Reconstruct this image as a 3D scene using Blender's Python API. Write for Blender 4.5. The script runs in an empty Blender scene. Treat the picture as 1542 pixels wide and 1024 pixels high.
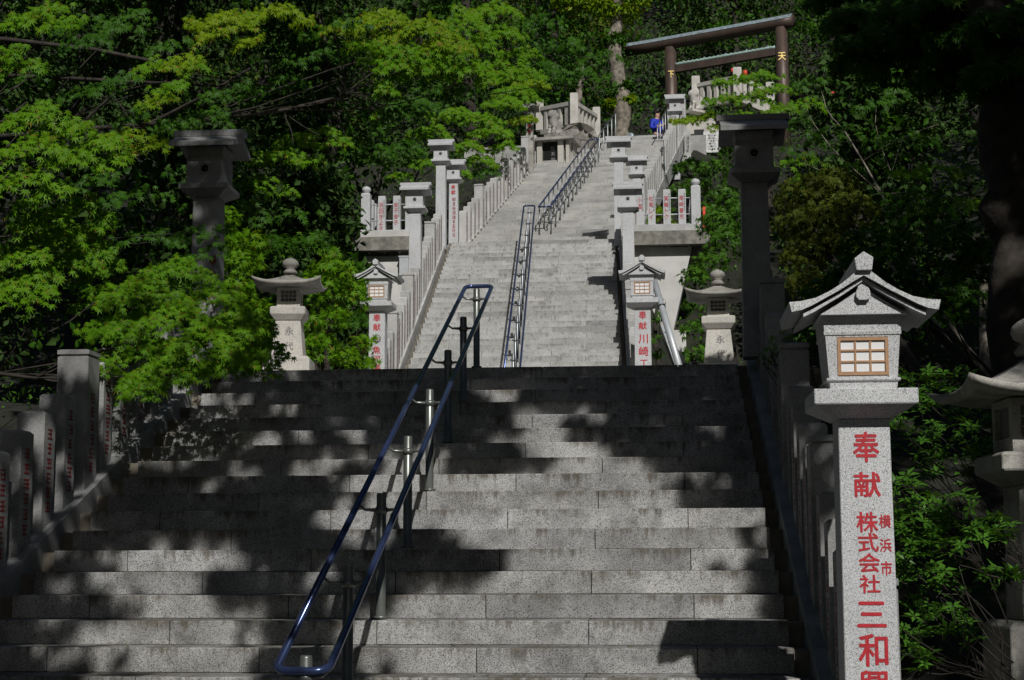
import bpy, math, random
import numpy as np
from mathutils import Vector, Matrix

random.seed(7)
rng = np.random.default_rng(11)
C = bpy.context.scene.collection
scene = bpy.context.scene

# ------------------------------------------------------------------ camera, sky, sun, exposure
CZ = .5107
F_PX, PITCH, YAW, ROLL = 2401.03, .1384248, .0896049, -.0028908
cy_, sy_ = math.cos(YAW), math.sin(YAW)
V_F = np.array([-sy_*math.cos(PITCH), cy_*math.cos(PITCH), math.sin(PITCH)])
_r = np.array([cy_, sy_, 0.]); _u = np.cross(_r, V_F)
V_R = math.cos(ROLL)*_r + math.sin(ROLL)*_u
V_U = -math.sin(ROLL)*_r + math.cos(ROLL)*_u
cam = bpy.data.cameras.new('camera'); camo = bpy.data.objects.new('camera', cam); C.objects.link(camo)
cam.sensor_width = 36; cam.lens = F_PX/1542*36; cam.clip_end = 1000; cam.clip_start = .1
camo.matrix_world = Matrix(((V_R[0], V_U[0], -V_F[0], 0), (V_R[1], V_U[1], -V_F[1], 0),
                            (V_R[2], V_U[2], -V_F[2], CZ), (0, 0, 0, 1)))
scene.camera = camo
scene.render.resolution_x = 1024; scene.render.resolution_y = 680

SUN = np.array([.37, -1.15, 1.0]); SUNN = SUN/np.linalg.norm(SUN)      # towards the sun
w = bpy.data.worlds.new('World'); scene.world = w; w.use_nodes = True
nt = w.node_tree; bg = nt.nodes['Background']
sky = nt.nodes.new('ShaderNodeTexSky'); sky.sky_type = 'NISHITA'; sky.sun_disc = False
sky.sun_elevation = math.asin(SUNN[2]); sky.sun_rotation = math.atan2(SUN[0], SUN[1])
nt.links.new(sky.outputs[0], bg.inputs[0]); bg.inputs[1].default_value = .05
sl = bpy.data.lights.new('sun', 'SUN'); sl.energy = 5.0; sl.angle = math.radians(.5); sl.color = (1, .98, .945)
so = bpy.data.objects.new('sun', sl); C.objects.link(so)
so.rotation_euler = Vector(SUNN).to_track_quat('Z', 'Y').to_euler()
so.location = (10, -20, 30)
scene.view_settings.view_transform = 'Standard'; scene.view_settings.look = 'None'
scene.view_settings.gamma = 1; scene.view_settings.exposure = -.55

def at(x, y, Y):
    d = V_F*F_PX + V_R*(x-771) - V_U*(y-512); d = d/d[1]*Y
    return np.array([d[0], Y, d[2]+CZ])
def px(P):
    v = np.asarray(P, float) - np.array([0, 0, CZ]); d = v@V_F
    return 771+F_PX*(v@V_R)/d, 512-F_PX*(v@V_U)/d

# ------------------------------------------------------------------ materials
def newmat(name):
    m = bpy.data.materials.new(name); m.use_nodes = True
    n = m.node_tree; b = n.nodes['Principled BSDF']; return m, n, b
def plain(name, col, rough=.6, metal=0, var=.15, scale=8, bump=0):
    m, n, b = newmat(name); L = n.links
    g = n.nodes.new('ShaderNodeNewGeometry')
    t = n.nodes.new('ShaderNodeTexNoise'); t.inputs['Scale'].default_value = scale; t.inputs['Detail'].default_value = 5
    L.new(g.outputs['Position'], t.inputs['Vector'])
    r = n.nodes.new('ShaderNodeValToRGB')
    r.color_ramp.elements[0].position = .3; r.color_ramp.elements[1].position = .7
    r.color_ramp.elements[0].color = (*[c*(1-var) for c in col], 1); r.color_ramp.elements[1].color = (*[min(1, c*(1+var)) for c in col], 1)
    L.new(t.outputs['Fac'], r.inputs['Fac']); L.new(r.outputs['Color'], b.inputs['Base Color'])
    b.inputs['Roughness'].default_value = rough; b.inputs['Metallic'].default_value = metal
    if bump:
        bn = n.nodes.new('ShaderNodeBump'); bn.inputs['Strength'].default_value = bump; bn.inputs['Distance'].default_value = .02
        L.new(t.outputs['Fac'], bn.inputs['Height']); L.new(bn.outputs[0], b.inputs['Normal'])
    return m
def noise(n, vec, scale, detail=3, rough=.5):
    t = n.nodes.new('ShaderNodeTexNoise'); t.inputs['Scale'].default_value = scale
    t.inputs['Detail'].default_value = detail; t.inputs['Roughness'].default_value = rough
    n.links.new(vec, t.inputs['Vector']); return t.outputs['Fac']
def ramp(n, fac, stops):
    r = n.nodes.new('ShaderNodeValToRGB'); e = r.color_ramp.elements
    while len(e) < len(stops): e.new(.5)
    for k, (p, c) in enumerate(stops):
        e[k].position = p; e[k].color = (c, c, c, 1) if not isinstance(c, tuple) else (*c, 1)
    n.links.new(fac, r.inputs['Fac']); return r.outputs['Color']
def mixc(n, fac, a, b, mode='MIX'):
    m = n.nodes.new('ShaderNodeMix'); m.data_type = 'RGBA'; m.blend_type = mode
    for i, v in ((0, fac), (6, a), (7, b)):
        if isinstance(v, (int, float)): m.inputs[i].default_value = v
        elif isinstance(v, tuple): m.inputs[i].default_value = (*v, 1)
        else: n.links.new(v, m.inputs[i])
    return m.outputs[2]
def granite(name, base, speck=.5, moss=0, grime=.25, streak=0, rand=0, lichen=0, sc=1.0):
    """salt-and-pepper granite; weathering, rain streaks under nosings, lichen"""
    m, n, b = newmat(name); L = n.links
    g = n.nodes.new('ShaderNodeNewGeometry').outputs['Position']
    f1 = noise(n, g, 170*sc, 2, .7); f2 = noise(n, g, 330*sc, 2, .8); f3 = noise(n, g, 2.2, 5, .6)
    dk = tuple(c*(1-speck) for c in base); lt = tuple(min(.9, c*(1+speck*.55)) for c in base)
    c1 = mixc(n, ramp(n, f1, [(.40, 0), (.50, 1)]), dk, base)
    c2 = mixc(n, ramp(n, f2, [(.50, 0), (.60, 1)]), c1, lt)
    pep = ramp(n, noise(n, g, 240*sc, 1, .5), [(.33, 0), (.38, 1)])
    c2 = mixc(n, pep, tuple(c*.22 for c in base), c2)
    gr = ramp(n, f3, [(.35, 1-grime), (.65, 1.0)])
    c3 = mixc(n, 1.0, c2, gr, 'MULTIPLY')
    if rand:
        oi = n.nodes.new('ShaderNodeObjectInfo')
        rr = ramp(n, oi.outputs['Random'], [(0, (1-rand, 1-rand, (1-rand)*.99)), (.18, (1-.45*rand, 1-.45*rand, 1-.5*rand)), (.5, (1.0, .985, .95)), (1, (1.0, 1.0, 1.0))])
        c3 = mixc(n, 1.0, c3, rr, 'MULTIPLY')
    if streak:
        tc = n.nodes.new('ShaderNodeTexCoord'); sp = n.nodes.new('ShaderNodeSeparateXYZ'); L.new(tc.outputs['Object'], sp.inputs[0])
        mp = n.nodes.new('ShaderNodeMapping'); mp.inputs['Scale'].default_value = (26, 26, 2.5); L.new(g, mp.inputs[0])
        sn = noise(n, mp.outputs[0], 1.0, 4, .65)
        big = noise(n, g, 3.1, 3, .6)
        ma = n.nodes.new('ShaderNodeMath'); ma.operation = 'MULTIPLY_ADD'; ma.inputs[1].default_value = 3.2; ma.inputs[2].default_value = -.1
        L.new(sp.outputs['Z'], ma.inputs[0])                     # 0..~.4 up the riser
        ad = n.nodes.new('ShaderNodeMath'); ad.operation = 'ADD'; L.new(ma.outputs[0], ad.inputs[0]); L.new(sn, ad.inputs[1])
        ad2 = n.nodes.new('ShaderNodeMath'); ad2.operation = 'MULTIPLY_ADD'; L.new(big, ad2.inputs[0]); ad2.inputs[1].default_value = .9; L.new(ad.outputs[0], ad2.inputs[2])
        mask = ramp(n, ad2.outputs[0], [(1.22, 0), (1.40, 1)]) if False else None
        mr = n.nodes.new('ShaderNodeMapRange'); mr.inputs['From Min'].default_value = 1.22; mr.inputs['From Max'].default_value = 1.46
        mr.inputs['To Min'].default_value = 0; mr.inputs['To Max'].default_value = streak
        L.new(ad2.outputs[0], mr.inputs['Value'])
        c3 = mixc(n, mr.outputs[0], c3, (.075, .058, .036))
        hf = noise(n, g, 9, 4, .65)
        c3 = mixc(n, ramp(n, hf, [(.54, 0), (.68, .45)]), c3, (.07, .068, .06))
    if lichen:
        v = n.nodes.new('ShaderNodeTexVoronoi'); v.inputs['Scale'].default_value = 11; L.new(g, v.inputs['Vector'])
        nn = noise(n, g, 26, 4, .7)
        mm = n.nodes.new('ShaderNodeMath'); mm.operation = 'ADD'; L.new(v.outputs['Distance'], mm.inputs[0]); L.new(nn, mm.inputs[1])
        c3 = mixc(n, ramp(n, mm.outputs[0], [(.58, lichen), (.68, 0)]), c3, (.42, .43, .36))
        c3 = mixc(n, ramp(n, noise(n, g, 5, 5, .7), [(.50, 0), (.62, lichen)]), c3, (.10, .095, .075))
    if moss:
        c3 = mixc(n, ramp(n, noise(n, g, 6, 6, .7), [(.50, 0), (.66, moss)]), c3, (.07, .075, .03))
    L.new(c3, b.inputs['Base Color'])
    b.inputs['Roughness'].default_value = .75
    bn = n.nodes.new('ShaderNodeBump'); bn.inputs['Strength'].default_value = .35; bn.inputs['Distance'].default_value = .004
    L.new(f1, bn.inputs['Height']); L.new(bn.outputs[0], b.inputs['Normal'])
    return m
def leafmat(name, col, col2, trans=.45, rough=.5, edge=None):
    m, n, b = newmat(name); L = n.links
    g = n.nodes.new('ShaderNodeNewGeometry')
    f = noise(n, g.outputs['Position'], 1.1, 4, .7)
    rp = n.nodes.new('ShaderNodeNewGeometry').outputs['Random Per Island']
    a = n.nodes.new('ShaderNodeMath'); a.operation = 'MULTIPLY_ADD'; a.inputs[1].default_value = .5; L.new(rp, a.inputs[0]); L.new(f, a.inputs[2])
    c = ramp(n, a.outputs[0], [(.45, col), (.95, col2)])
    if edge:
        c = mixc(n, ramp(n, rp, [(.955, 0), (.965, 1)]), c, edge)
    L.new(c, b.inputs['Base Color']); b.inputs['Roughness'].default_value = rough
    b.inputs['Specular IOR Level'].default_value = .16
    tr = n.nodes.new('ShaderNodeBsdfTranslucent'); 
    tc = mixc(n, 1.0, c, (1.3, 1.15, .4), 'MULTIPLY'); L.new(tc, tr.inputs['Color'])
    mx = n.nodes.new('ShaderNodeMixShader'); mx.inputs[0].default_value = trans
    L.new(b.outputs[0], mx.inputs[1]); L.new(tr.outputs[0], mx.inputs[2])
    L.new(mx.outputs[0], n.nodes['Material Output'].inputs['Surface'])
    return m

M = {}
M['slab'] = granite('step_granite', (.43, .43, .425), .85, streak=.8, rand=.28, grime=.5, sc=.72)
M['slab2'] = granite('pale_step_granite', (.475, .478, .468), .38, streak=.45, rand=.38, grime=.22, sc=.6)
M['slab3'] = granite('upper_step_granite', (.45, .445, .425), .25, rand=.2, grime=.3, sc=.5)
M['core'] = plain('stair_concrete', (.16, .14, .11), .95, 0, .3, 6, .2)
M['white'] = granite('white_granite', (.56, .565, .57), .55, grime=.14, sc=.85)
M['white2'] = granite('white_granite_weathered', (.55, .545, .53), .38, grime=.28, sc=.7, rand=.16)
M['dark'] = granite('grey_granite', (.34, .34, .335), .45, grime=.4, moss=.25)
M['old'] = granite('old_stone', (.42, .40, .36), .3, grime=.45, lichen=.55)
M['pale'] = granite('pale_old_stone', (.60, .57, .51), .22, grime=.3, sc=.7)
M['rough'] = granite('rock', (.36, .33, .29), .35, grime=.6, lichen=.6, moss=.3)
M['conc'] = plain('concrete', (.56, .55, .52), .9, 0, .12, 3, .1)
M['concd'] = plain('weathered_concrete', (.20, .19, .165), .95, 0, .4, 7, .3)
M['red'] = plain('red_paint', (.44, .014, .024), .6, 0, .2, 30)
M['redf'] = plain('faded_red_paint', (.42, .10, .11), .7, 0, .25, 30)
M['redd'] = plain('dull_red_paint', (.20, .012, .012), .7, 0, .3, 40)
M['ink'] = plain('grey_ink', (.18, .17, .17), .7)
M['black'] = plain('black_panel', (.008, .008, .008), .35)
M['orange'] = plain('vermilion_paint', (.65, .06, .02), .6)
M['wood'] = plain('window_wood', (.42, .24, .13), .6, 0, .12, 40)
M['paper'] = plain('window_paper', (.80, .80, .80), .6, 0, .03, 5)
M['steelb'] = plain('sky_tinted_steel', (.055, .08, .185), .20, .6, .15, 3)  # stainless rails; the blue of the mirrored sky is put into the base colour
M['steel'] = plain('steel', (.20, .21, .22), .38, .8, .15, 6)
M['steeld'] = plain('dull_steel', (.17, .18, .165), .36, .55, .2, 6)
M['galv'] = plain('galvanised', (.50, .52, .54), .45, .3, .1, 5)
M['copper'] = plain('brown_bronze', (.085, .058, .046), .5, .3, .2, 4)
M['verd'] = plain('verdigris', (.34, .47, .42), .6, .2, .25, 14)
M['verdd'] = plain('blue_grey_copper', (.28, .34, .36), .5, .3, .35, 9)
M['gold'] = plain('gold_paint', (.75, .55, .18), .4, .4)
M['bark'] = plain('bark', (.032, .026, .020), .95, 0, .6, 9, .8)
M['barkp'] = plain('pale_bark', (.19, .165, .13), .95, 0, .6, 7, .8)
M['soil'] = plain('forest_soil', (.013, .014, .007), 1, 0, .6, 2.5, .8)
M['ground'] = plain('paving_ground', (.22, .21, .19), .95, 0, .2, 5, .2)
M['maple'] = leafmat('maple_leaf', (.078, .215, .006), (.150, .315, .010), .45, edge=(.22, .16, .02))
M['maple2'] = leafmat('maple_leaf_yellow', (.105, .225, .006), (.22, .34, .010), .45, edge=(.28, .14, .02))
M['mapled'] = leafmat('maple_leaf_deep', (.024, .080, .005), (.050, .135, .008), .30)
M['azalea'] = leafmat('azalea_leaf', (.040, .110, .014), (.075, .19, .020), .25, .35)
M['cedar'] = leafmat('cedar_leaf', (.022, .052, .010), (.045, .090, .016), .08, .7)
M['olive'] = leafmat('olive_leaf', (.045, .075, .008), (.11, .13, .014), .3, .6)
M['canopy'] = leafmat('shade_leaf', (.030, .080, .008), (.055, .120, .012), .06)
M['bush'] = leafmat('bush_leaf', (.040, .11, .010), (.085, .20, .018), .3, .5)
M['blue'] = plain('blue_jacket', (.012, .035, .42), .7, 0, .15, 20)
M['skin'] = plain('skin', (.52, .31, .22), .6, 0, .05, 20)
M['hair'] = plain('hair', (.012, .009, .008), .6)
M['trouser'] = plain('dark_trousers', (.012, .012, .016), .8)
M['board'] = plain('white_board', (.62, .62, .60), .6, 0, .25, 12)

# ------------------------------------------------------------------ object helpers
def tag(o, label=None, cat=None, group=None, kind=None):
    if label: o['label'] = label
    if cat: o['category'] = cat
    if group: o['group'] = group
    if kind: o['kind'] = kind
    return o
def empty(name, loc, rz=0):
    o = bpy.data.objects.new(name, None); o.location = [float(v) for v in loc]; o.rotation_euler = (0, 0, rz)
    o.empty_display_size = .2; C.objects.link(o); return o
def link(name, me, parent=None, loc=(0, 0, 0), rz=0, rot=None, scale=None):
    o = bpy.data.objects.new(name, me); C.objects.link(o); o.location = [float(v) for v in loc]
    o.rotation_euler = rot if rot else (0, 0, rz)
    if scale: o.scale = scale
    if parent: o.parent = parent
    return o
class MB:
    def __init__(s): s.v = []; s.f = []; s.sm = []
    def add(s, vs, fs, smooth=False):
        k = len(s.v); s.v += [tuple(float(c) for c in v) for v in vs]
        s.f += [tuple(i+k for i in f) for f in fs]; s.sm += [smooth]*len(fs); return s
    def box(s, x0, x1, y0, y1, z0, z1):
        return s.frus(((x0, x1, y0, y1), z0), ((x0, x1, y0, y1), z1))
    def frus(s, a, b):
        (x0, x1, y0, y1), z0 = a; (X0, X1, Y0, Y1), z1 = b
        return s.add([(x0, y0, z0), (x1, y0, z0), (x1, y1, z0), (x0, y1, z0), (X0, Y0, z1), (X1, Y0, z1), (X1, Y1, z1), (X0, Y1, z1)],
                     [(3, 2, 1, 0), (4, 5, 6, 7), (0, 1, 5, 4), (1, 2, 6, 5), (2, 3, 7, 6), (3, 0, 4, 7)])
    def sq(s, w0, z0, w1, z1, d0=None, d1=None):       # centred frustum
        d0 = w0 if d0 is None else d0; d1 = w1 if d1 is None else d1
        return s.frus(((-w0/2, w0/2, -d0/2, d0/2), z0), ((-w1/2, w1/2, -d1/2, d1/2), z1))
    def stack(s, prof):       # list of (half w, half d, z) joined
        vs = []; fs = []
        for (a, b, z) in prof: vs += [(-a, -b, z), (a, -b, z), (a, b, z), (-a, b, z)]
        for k in range(len(prof)-1):
            for j in range(4): fs.append((k*4+j, k*4+(j+1) % 4, k*4+4+(j+1) % 4, k*4+4+j))
        n = len(prof); fs += [(3, 2, 1, 0), (4*n-4, 4*n-3, 4*n-2, 4*n-1)]
        return s.add(vs, fs)
    def prism_y(s, poly, y0, y1, smooth=False):        # poly in (x,z), any simple polygon, extruded along y
        n = len(poly); a = sum(poly[i][0]*poly[(i+1) % n][1]-poly[(i+1) % n][0]*poly[i][1] for i in range(n))
        if a < 0: poly = poly[::-1]
        vs = [(x, y0, z) for x, z in poly]+[(x, y1, z) for x, z in poly]
        fs = [tuple(range(n)), tuple(range(2*n-1, n-1, -1))]+[((i+1) % n, i, i+n, (i+1) % n+n) for i in range(n)]
        return s.add(vs, fs)
    def prism_x(s, poly, x0, x1):                      # poly in (y,z)
        k = len(s.v); s.prism_y(poly, x0, x1)
        for i in range(k, len(s.v)):
            x, y, z = s.v[i]; s.v[i] = (y, x, z)
        for i in range(len(s.f)):
            if min(s.f[i]) >= k: s.f[i] = s.f[i][::-1]
        return s
    def lathe(s, prof, seg=16, c=(0, 0, 0)):
        vs = []; fs = []; n = len(prof)
        for r, z in prof:
            for j in range(seg):
                t = 2*math.pi*j/seg; vs.append((c[0]+r*math.cos(t), c[1]+r*math.sin(t), c[2]+z))
        for k in range(n-1):
            for j in range(seg): fs.append((k*seg+j, k*seg+(j+1) % seg, (k+1)*seg+(j+1) % seg, (k+1)*seg+j))
        fs += [tuple(range(seg-1, -1, -1)), tuple(range((n-1)*seg, n*seg))]
        return s.add(vs, fs, True)
    def tube(s, pts, rad, seg=10, closed=False):
        pts = [Vector([float(c) for c in p]) for p in pts]; n = len(pts)
        rs = rad if isinstance(rad, (list, tuple)) else [rad]*n
        vs = []; fs = []; prev = None
        for i in range(n):
            if closed: t = pts[(i+1) % n]-pts[i-1]
            else: t = pts[min(i+1, n-1)]-pts[max(i-1, 0)]
            t.normalize()
            if prev is None:
                u = t.cross(Vector((0, 0, 1)))
                if u.length < .1: u = t.cross(Vector((1, 0, 0)))
            else: u = prev-t*prev.dot(t)
            u.normalize(); prev = u; v = t.cross(u)
            for j in range(seg):
                a = 2*math.pi*j/seg; vs.append(tuple(pts[i]+(u*math.cos(a)+v*math.sin(a))*rs[i]))
        m = n if closed else n-1
        for i in range(m):
            for j in range(seg):
                fs.append((i*seg+j, i*seg+(j+1) % seg, ((i+1) % n)*seg+(j+1) % seg, ((i+1) % n)*seg+j))
        if not closed: fs += [tuple(range(seg-1, -1, -1)), tuple(range((n-1)*seg, n*seg))]
        return s.add(vs, fs, True)
    def mesh(s, name, m):
        me = bpy.data.meshes.new(name); me.from_pydata(s.v, [], s.f); me.materials.append(m)
        me.polygons.foreach_set('use_smooth', s.sm); me.update(); return me
    def build(s, name, m, parent=None, loc=(0, 0, 0), rz=0): return link(name, s.mesh(name, m), parent, loc, rz)
def bevel_mesh(me, wd=.006, seg=1):
    import bmesh
    bm = bmesh.new(); bm.from_mesh(me); bmesh.ops.recalc_face_normals(bm, faces=bm.faces)
    ed = [e for e in bm.edges if len(e.link_faces) == 2 and e.calc_face_angle(0) > .5]
    bmesh.ops.bevel(bm, geom=ed, offset=wd, segments=seg, affect='EDGES', clamp_overlap=True)
    bm.to_mesh(me); bm.free(); return me

# lettering -------------------------------------------------------
_gc = {}
def glyph(ch):
    if ch in _gc: return _gc[ch]
    cu = bpy.data.curves.new('t', 'FONT'); cu.body = ch; cu.size = 1; cu.align_x = 'CENTER'; cu.offset = 0
    cu.resolution_u = 2
    ob = bpy.data.objects.new('t', cu); C.objects.link(ob)
    dg = bpy.context.evaluated_depsgraph_get(); me = bpy.data.meshes.new_from_object(ob.evaluated_get(dg))
    V = np.array([v.co[:] for v in me.vertices]) if len(me.vertices) else np.zeros((1, 3)); P = [tuple(p.vertices) for p in me.polygons]
    bpy.data.objects.remove(ob); bpy.data.curves.remove(cu); bpy.data.meshes.remove(me)
    c = (V.max(0)+V.min(0))/2; V = V-c; s = max(V.max(0)-V.min(0)); V = V/max(s, 1e-3)
    _gc[ch] = (V, P); return _gc[ch]
def letters(items, mat, name='inscription'):
    """items: (char, x, z, height, width) on the plane y=0 facing -y; slightly raised solid strokes"""
    mb = MB()
    for ch, x, z, h, wd in items:
        V, P = glyph(ch)
        for q, (dx, dz) in enumerate(((0, 0), (.022, 0), (-.022, .004), (0, .020), (0, -.018))):
            mb.add([(x+(v[0]+dx)*wd, -q*.00025, z+(v[1]+dz)*h) for v in V], P)
    return mb.mesh(name, mat)
def scribble(n, h, wd, seed, mat, name='inscription'):
    """a column of small illegible carved characters"""
    r = random.Random(seed); mb = MB()
    for k in range(n):
        zc = -h*(k+.5)/n; s = h/n*.36
        for q in range(3):
            z = zc+s*(q-1)*.8+r.uniform(-.1, .1)*s; a = wd*r.uniform(.3, .5)
            mb.add([(-a, 0, z-s*.12), (a, 0, z-s*.12), (a, 0, z+s*.12), (-a, 0, z+s*.12)], [(0, 1, 2, 3)])
        for q in range(2):
            x = wd*r.uniform(-.35, .35); mb.add([(x-wd*.06, 0, zc-s), (x+wd*.06, 0, zc-s), (x+wd*.06, 0, zc+s*.9), (x-wd*.06, 0, zc+s*.9)], [(0, 1, 2, 3)])
    return mb.mesh(name, mat)

# ------------------------------------------------------------------ foliage
def unit(a): return a/np.maximum(np.linalg.norm(a, axis=-1, keepdims=True), 1e-6)
def _tmpl():
    T = {}
    # seven-lobed maple leaf, fan of 14 triangles
    an = [-118, -78, -40, 0, 40, 78, 118]; ln = [.42, .72, .92, 1.0, .92, .72, .42]
    out = [(-.05, 0, 0)]
    for i, (a, l) in enumerate(zip(an, ln)):
        t = math.radians(a); out.append((l*math.cos(t), l*math.sin(t), -.22*l*l))
        if i < 6:
            t = math.radians((a+an[i+1])/2); out.append((.30*math.cos(t), .30*math.sin(t), 0))
    vs = []; fs = []
    for a, l in zip(an, ln):
        t = math.radians(a); c, s = math.cos(t), math.sin(t); k = len(vs); ww = .15 if abs(a) < 90 else .10
        vs += [(ww*s+.04*c, -ww*c+.04*s, .02), (-ww*s+.04*c, ww*c+.04*s, .02), (l*c, l*s, -.24*l*l)]; fs.append((k, k+1, k+2))
    T['star7'] = (np.array(vs), np.array(fs))
    vs = []; fs = []
    for a, l in zip([-80, -38, 0, 38, 80], [.7, .92, 1, .92, .7]):
        t = math.radians(a); c, s = math.cos(t), math.sin(t); k = len(vs)
        vs += [(.17*s, -.17*c, 0), (-.17*s, .17*c, 0), (l*c, l*s, -.2*l)]; fs.append((k, k+1, k+2))
    T['star5'] = (np.array(vs), np.array(fs))
    T['oval'] = (np.array([(0, 0, 0), (.5, .26, .05), (1, 0, -.1), (.5, -.26, .05)]), np.array([(0, 2, 1), (0, 3, 2)]))
    vs = []; fs = []
    for j in range(5):
        t = 2*math.pi*j/5; c, s = math.cos(t), math.sin(t); k = len(vs)
        for (u, v, z) in [(.06, 0, 0), (.45, .2, .10), (1, 0, .02), (.45, -.2, .10), (.5, 0, .02)]:
            vs.append((u*c-v*s, u*s+v*c, z))
        fs += [(k, k+4, k+1), (k+1, k+4, k+2), (k+4, k+3, k+2), (k, k+3, k+4)]
    T['rosette'] = (np.array(vs), np.array(fs))
    return T
TM = _tmpl()
NT = [0]
def leaf_arrays(P, ax, nr, sz, kind):
    tv, tf = TM[kind]; ax = unit(ax); nr = unit(nr-(nr*ax).sum(1, keepdims=True)*ax); lat = np.cross(nr, ax)
    V = P[:, None, :]+sz[:, None, None]*(tv[None, :, 0:1]*ax[:, None]+tv[None, :, 1:2]*lat[:, None]+tv[None, :, 2:3]*nr[:, None])
    n = len(P); Fi = tf[None]+(np.arange(n)*len(tv))[:, None, None]
    return V.reshape(-1, 3), Fi.reshape(-1, 3)
def tri_mesh(name, parts, mats, extra=None):
    """parts: list of (V, F, matindex)"""
    V = []; Fl = []; mi = []; k = 0
    for v, f, m in parts: V.append(v); Fl.append(f+k); mi.append(np.full(len(f), m)); k += len(v)
    V = np.concatenate(V).astype(np.float32); Fl = np.concatenate(Fl).astype(np.int32); mi = np.concatenate(mi).astype(np.int32)
    me = bpy.data.meshes.new(name); me.vertices.add(len(V)); me.vertices.foreach_set('co', V.ravel())
    me.loops.add(Fl.size); me.loops.foreach_set('vertex_index', Fl.ravel())
    me.polygons.add(len(Fl)); me.polygons.foreach_set('loop_start', np.arange(0, Fl.size, 3, dtype=np.int32))
    me.polygons.foreach_set('loop_total', np.full(len(Fl), 3, np.int32)); me.polygons.foreach_set('material_index', mi)
    for m in mats: me.materials.append(m)
    me.update(calc_edges=True); NT[0] += len(Fl); return me
def spray(c, a, b, yaw, n, size, kind='star5', droop=.35, tilt=0., thick=.05, pitch=0.):
    thick = thick*.6; pitch = pitch*.7
    """a flat maple layer: elliptical, thin, its rim drooping, leaf tips pointing outwards and down"""
    r = np.sqrt(rng.random(n)); t = rng.random(n)*2*math.pi
    lob = 1+.16*np.sin(3*t+c[0]*7)+.13*np.sin(5*t+c[2]*9)+.08*np.sin(9*t+c[1]*5)
    u, v = r*np.cos(t)*a*lob, r*np.sin(t)*b*lob
    # leave small gaps
    keep = (np.sin(u*17/a*.35+c[0]*5)*np.sin(v*15/b*.35+c[2]*3)+rng.normal(0, .35, n)) > -.62
    u, v, r, t = u[keep], v[keep], r[keep], t[keep]; n = len(u)
    cy, sy = math.cos(yaw), math.sin(yaw)
    X = u*cy-v*sy; Y = u*sy+v*cy
    Z = -droop*a*r**2.2+tilt*u+pitch*Y+rng.normal(0, thick, n)+.04*np.sin(u*9)+.03*np.sin(v*11)
    P = np.stack([X+c[0], Y+c[1], Z+c[2]], 1)
    out = unit(np.stack([X, Y, np.zeros(n)], 1)+1e-6)
    dn = np.array([0, 0, -1.])
    ax = out*(.55+rng.random((n, 1))*.5)+dn*(.35+.9*r[:, None]**2+rng.random((n, 1))*.6)+rng.normal(0, .38, (n, 3))+np.array([0, -.25, 0])
    nr = SUNN*1.5+out*.35+rng.normal(0, .36, (n, 3))+np.array([0, -.25, 0])
    return P, ax, nr, size*(.65+.6*rng.random(n)), kind
def clump(c, R, n, size, kind='oval', flat=.7):
    d = unit(rng.normal(0, 1, (n, 3))); d[:, 2] = np.abs(d[:, 2])*rng.choice([1, 1, 1, -.5], n)
    d = unit(d); r = .62+.42*rng.random((n, 1))
    P = np.array(c)+d*r*R*np.array([1, 1, flat])
    ax = d*.5+rng.normal(0, .6, (n, 3))+np.array([0, 0, -.25]); nr = d+rng.normal(0, .45, (n, 3))+np.array([0, 0, .5])
    return P, ax, nr, size*(.6+.8*rng.random(n)), kind
def arrs(items, mi=0): 
    out = []
    for it in items:
        P, ax, nr, sz, kind = it[:5]
        if len(P): out.append((*leaf_arrays(P, ax, nr, sz, kind), it[5] if len(it) > 5 else mi))
    return out
def limb(mb, p0, p1, r0, r1, wob=.12, n=7, seg=7):
    p0, p1 = np.array(p0, float), np.array(p1, float); L = np.linalg.norm(p1-p0); pts = []; rs = []
    o1, o2 = rng.normal(0, 1, 3), rng.normal(0, 1, 3)
    for k in range(n):
        t = k/(n-1); pts.append(p0+(p1-p0)*t+(o1*math.sin(t*math.pi)+o2*math.sin(2*t*math.pi)*.5)*wob*L*.25*np.array([1, 1, .7])); rs.append(r0+(r1-r0)*t)
    mb.tube(pts, rs, seg); return pts
def tree(name, label, cat, base, trunk_top, items, mats, bark, r=.15, tips=None, group=None, crown='crown', seed=0):
    root = empty(name, base); tag(root, label, cat, group)
    inv = -np.array(base, float); mb = MB()
    pts = limb(mb, (0, 0, 0), np.array(trunk_top)+inv, r, r*.45, .10, 9, 9)
    if tips:
        tp = [np.array(q)+inv for q in tips]
        k = max(1, min(6, len(tp)//4)); hubs = []
        for j in range(k):                      # a few boughs, each forking into fine twigs
            e = tp[(j*len(tp))//k]; s = pts[min(8, 3+j % 6)]; hubs.append(limb(mb, s, np.array(s)+(e-np.array(s))*.82, r*.30, r*.10, .25, 9, 6))
        for e in tp:
            hb = min(hubs, key=lambda h: np.linalg.norm(np.array(h[6])-e)); st = hb[5+random.randint(0, 3)]
            l = limb(mb, st, e, min(r*.075, .013), .004, .25, 6, 4)
    mb.build('trunk', bark, root)
    ar = [(v+inv, f, m) for v, f, m in arrs(items)]
    me = tri_mesh(crown, ar, mats); link(crown, me, root)
    return root

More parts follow.
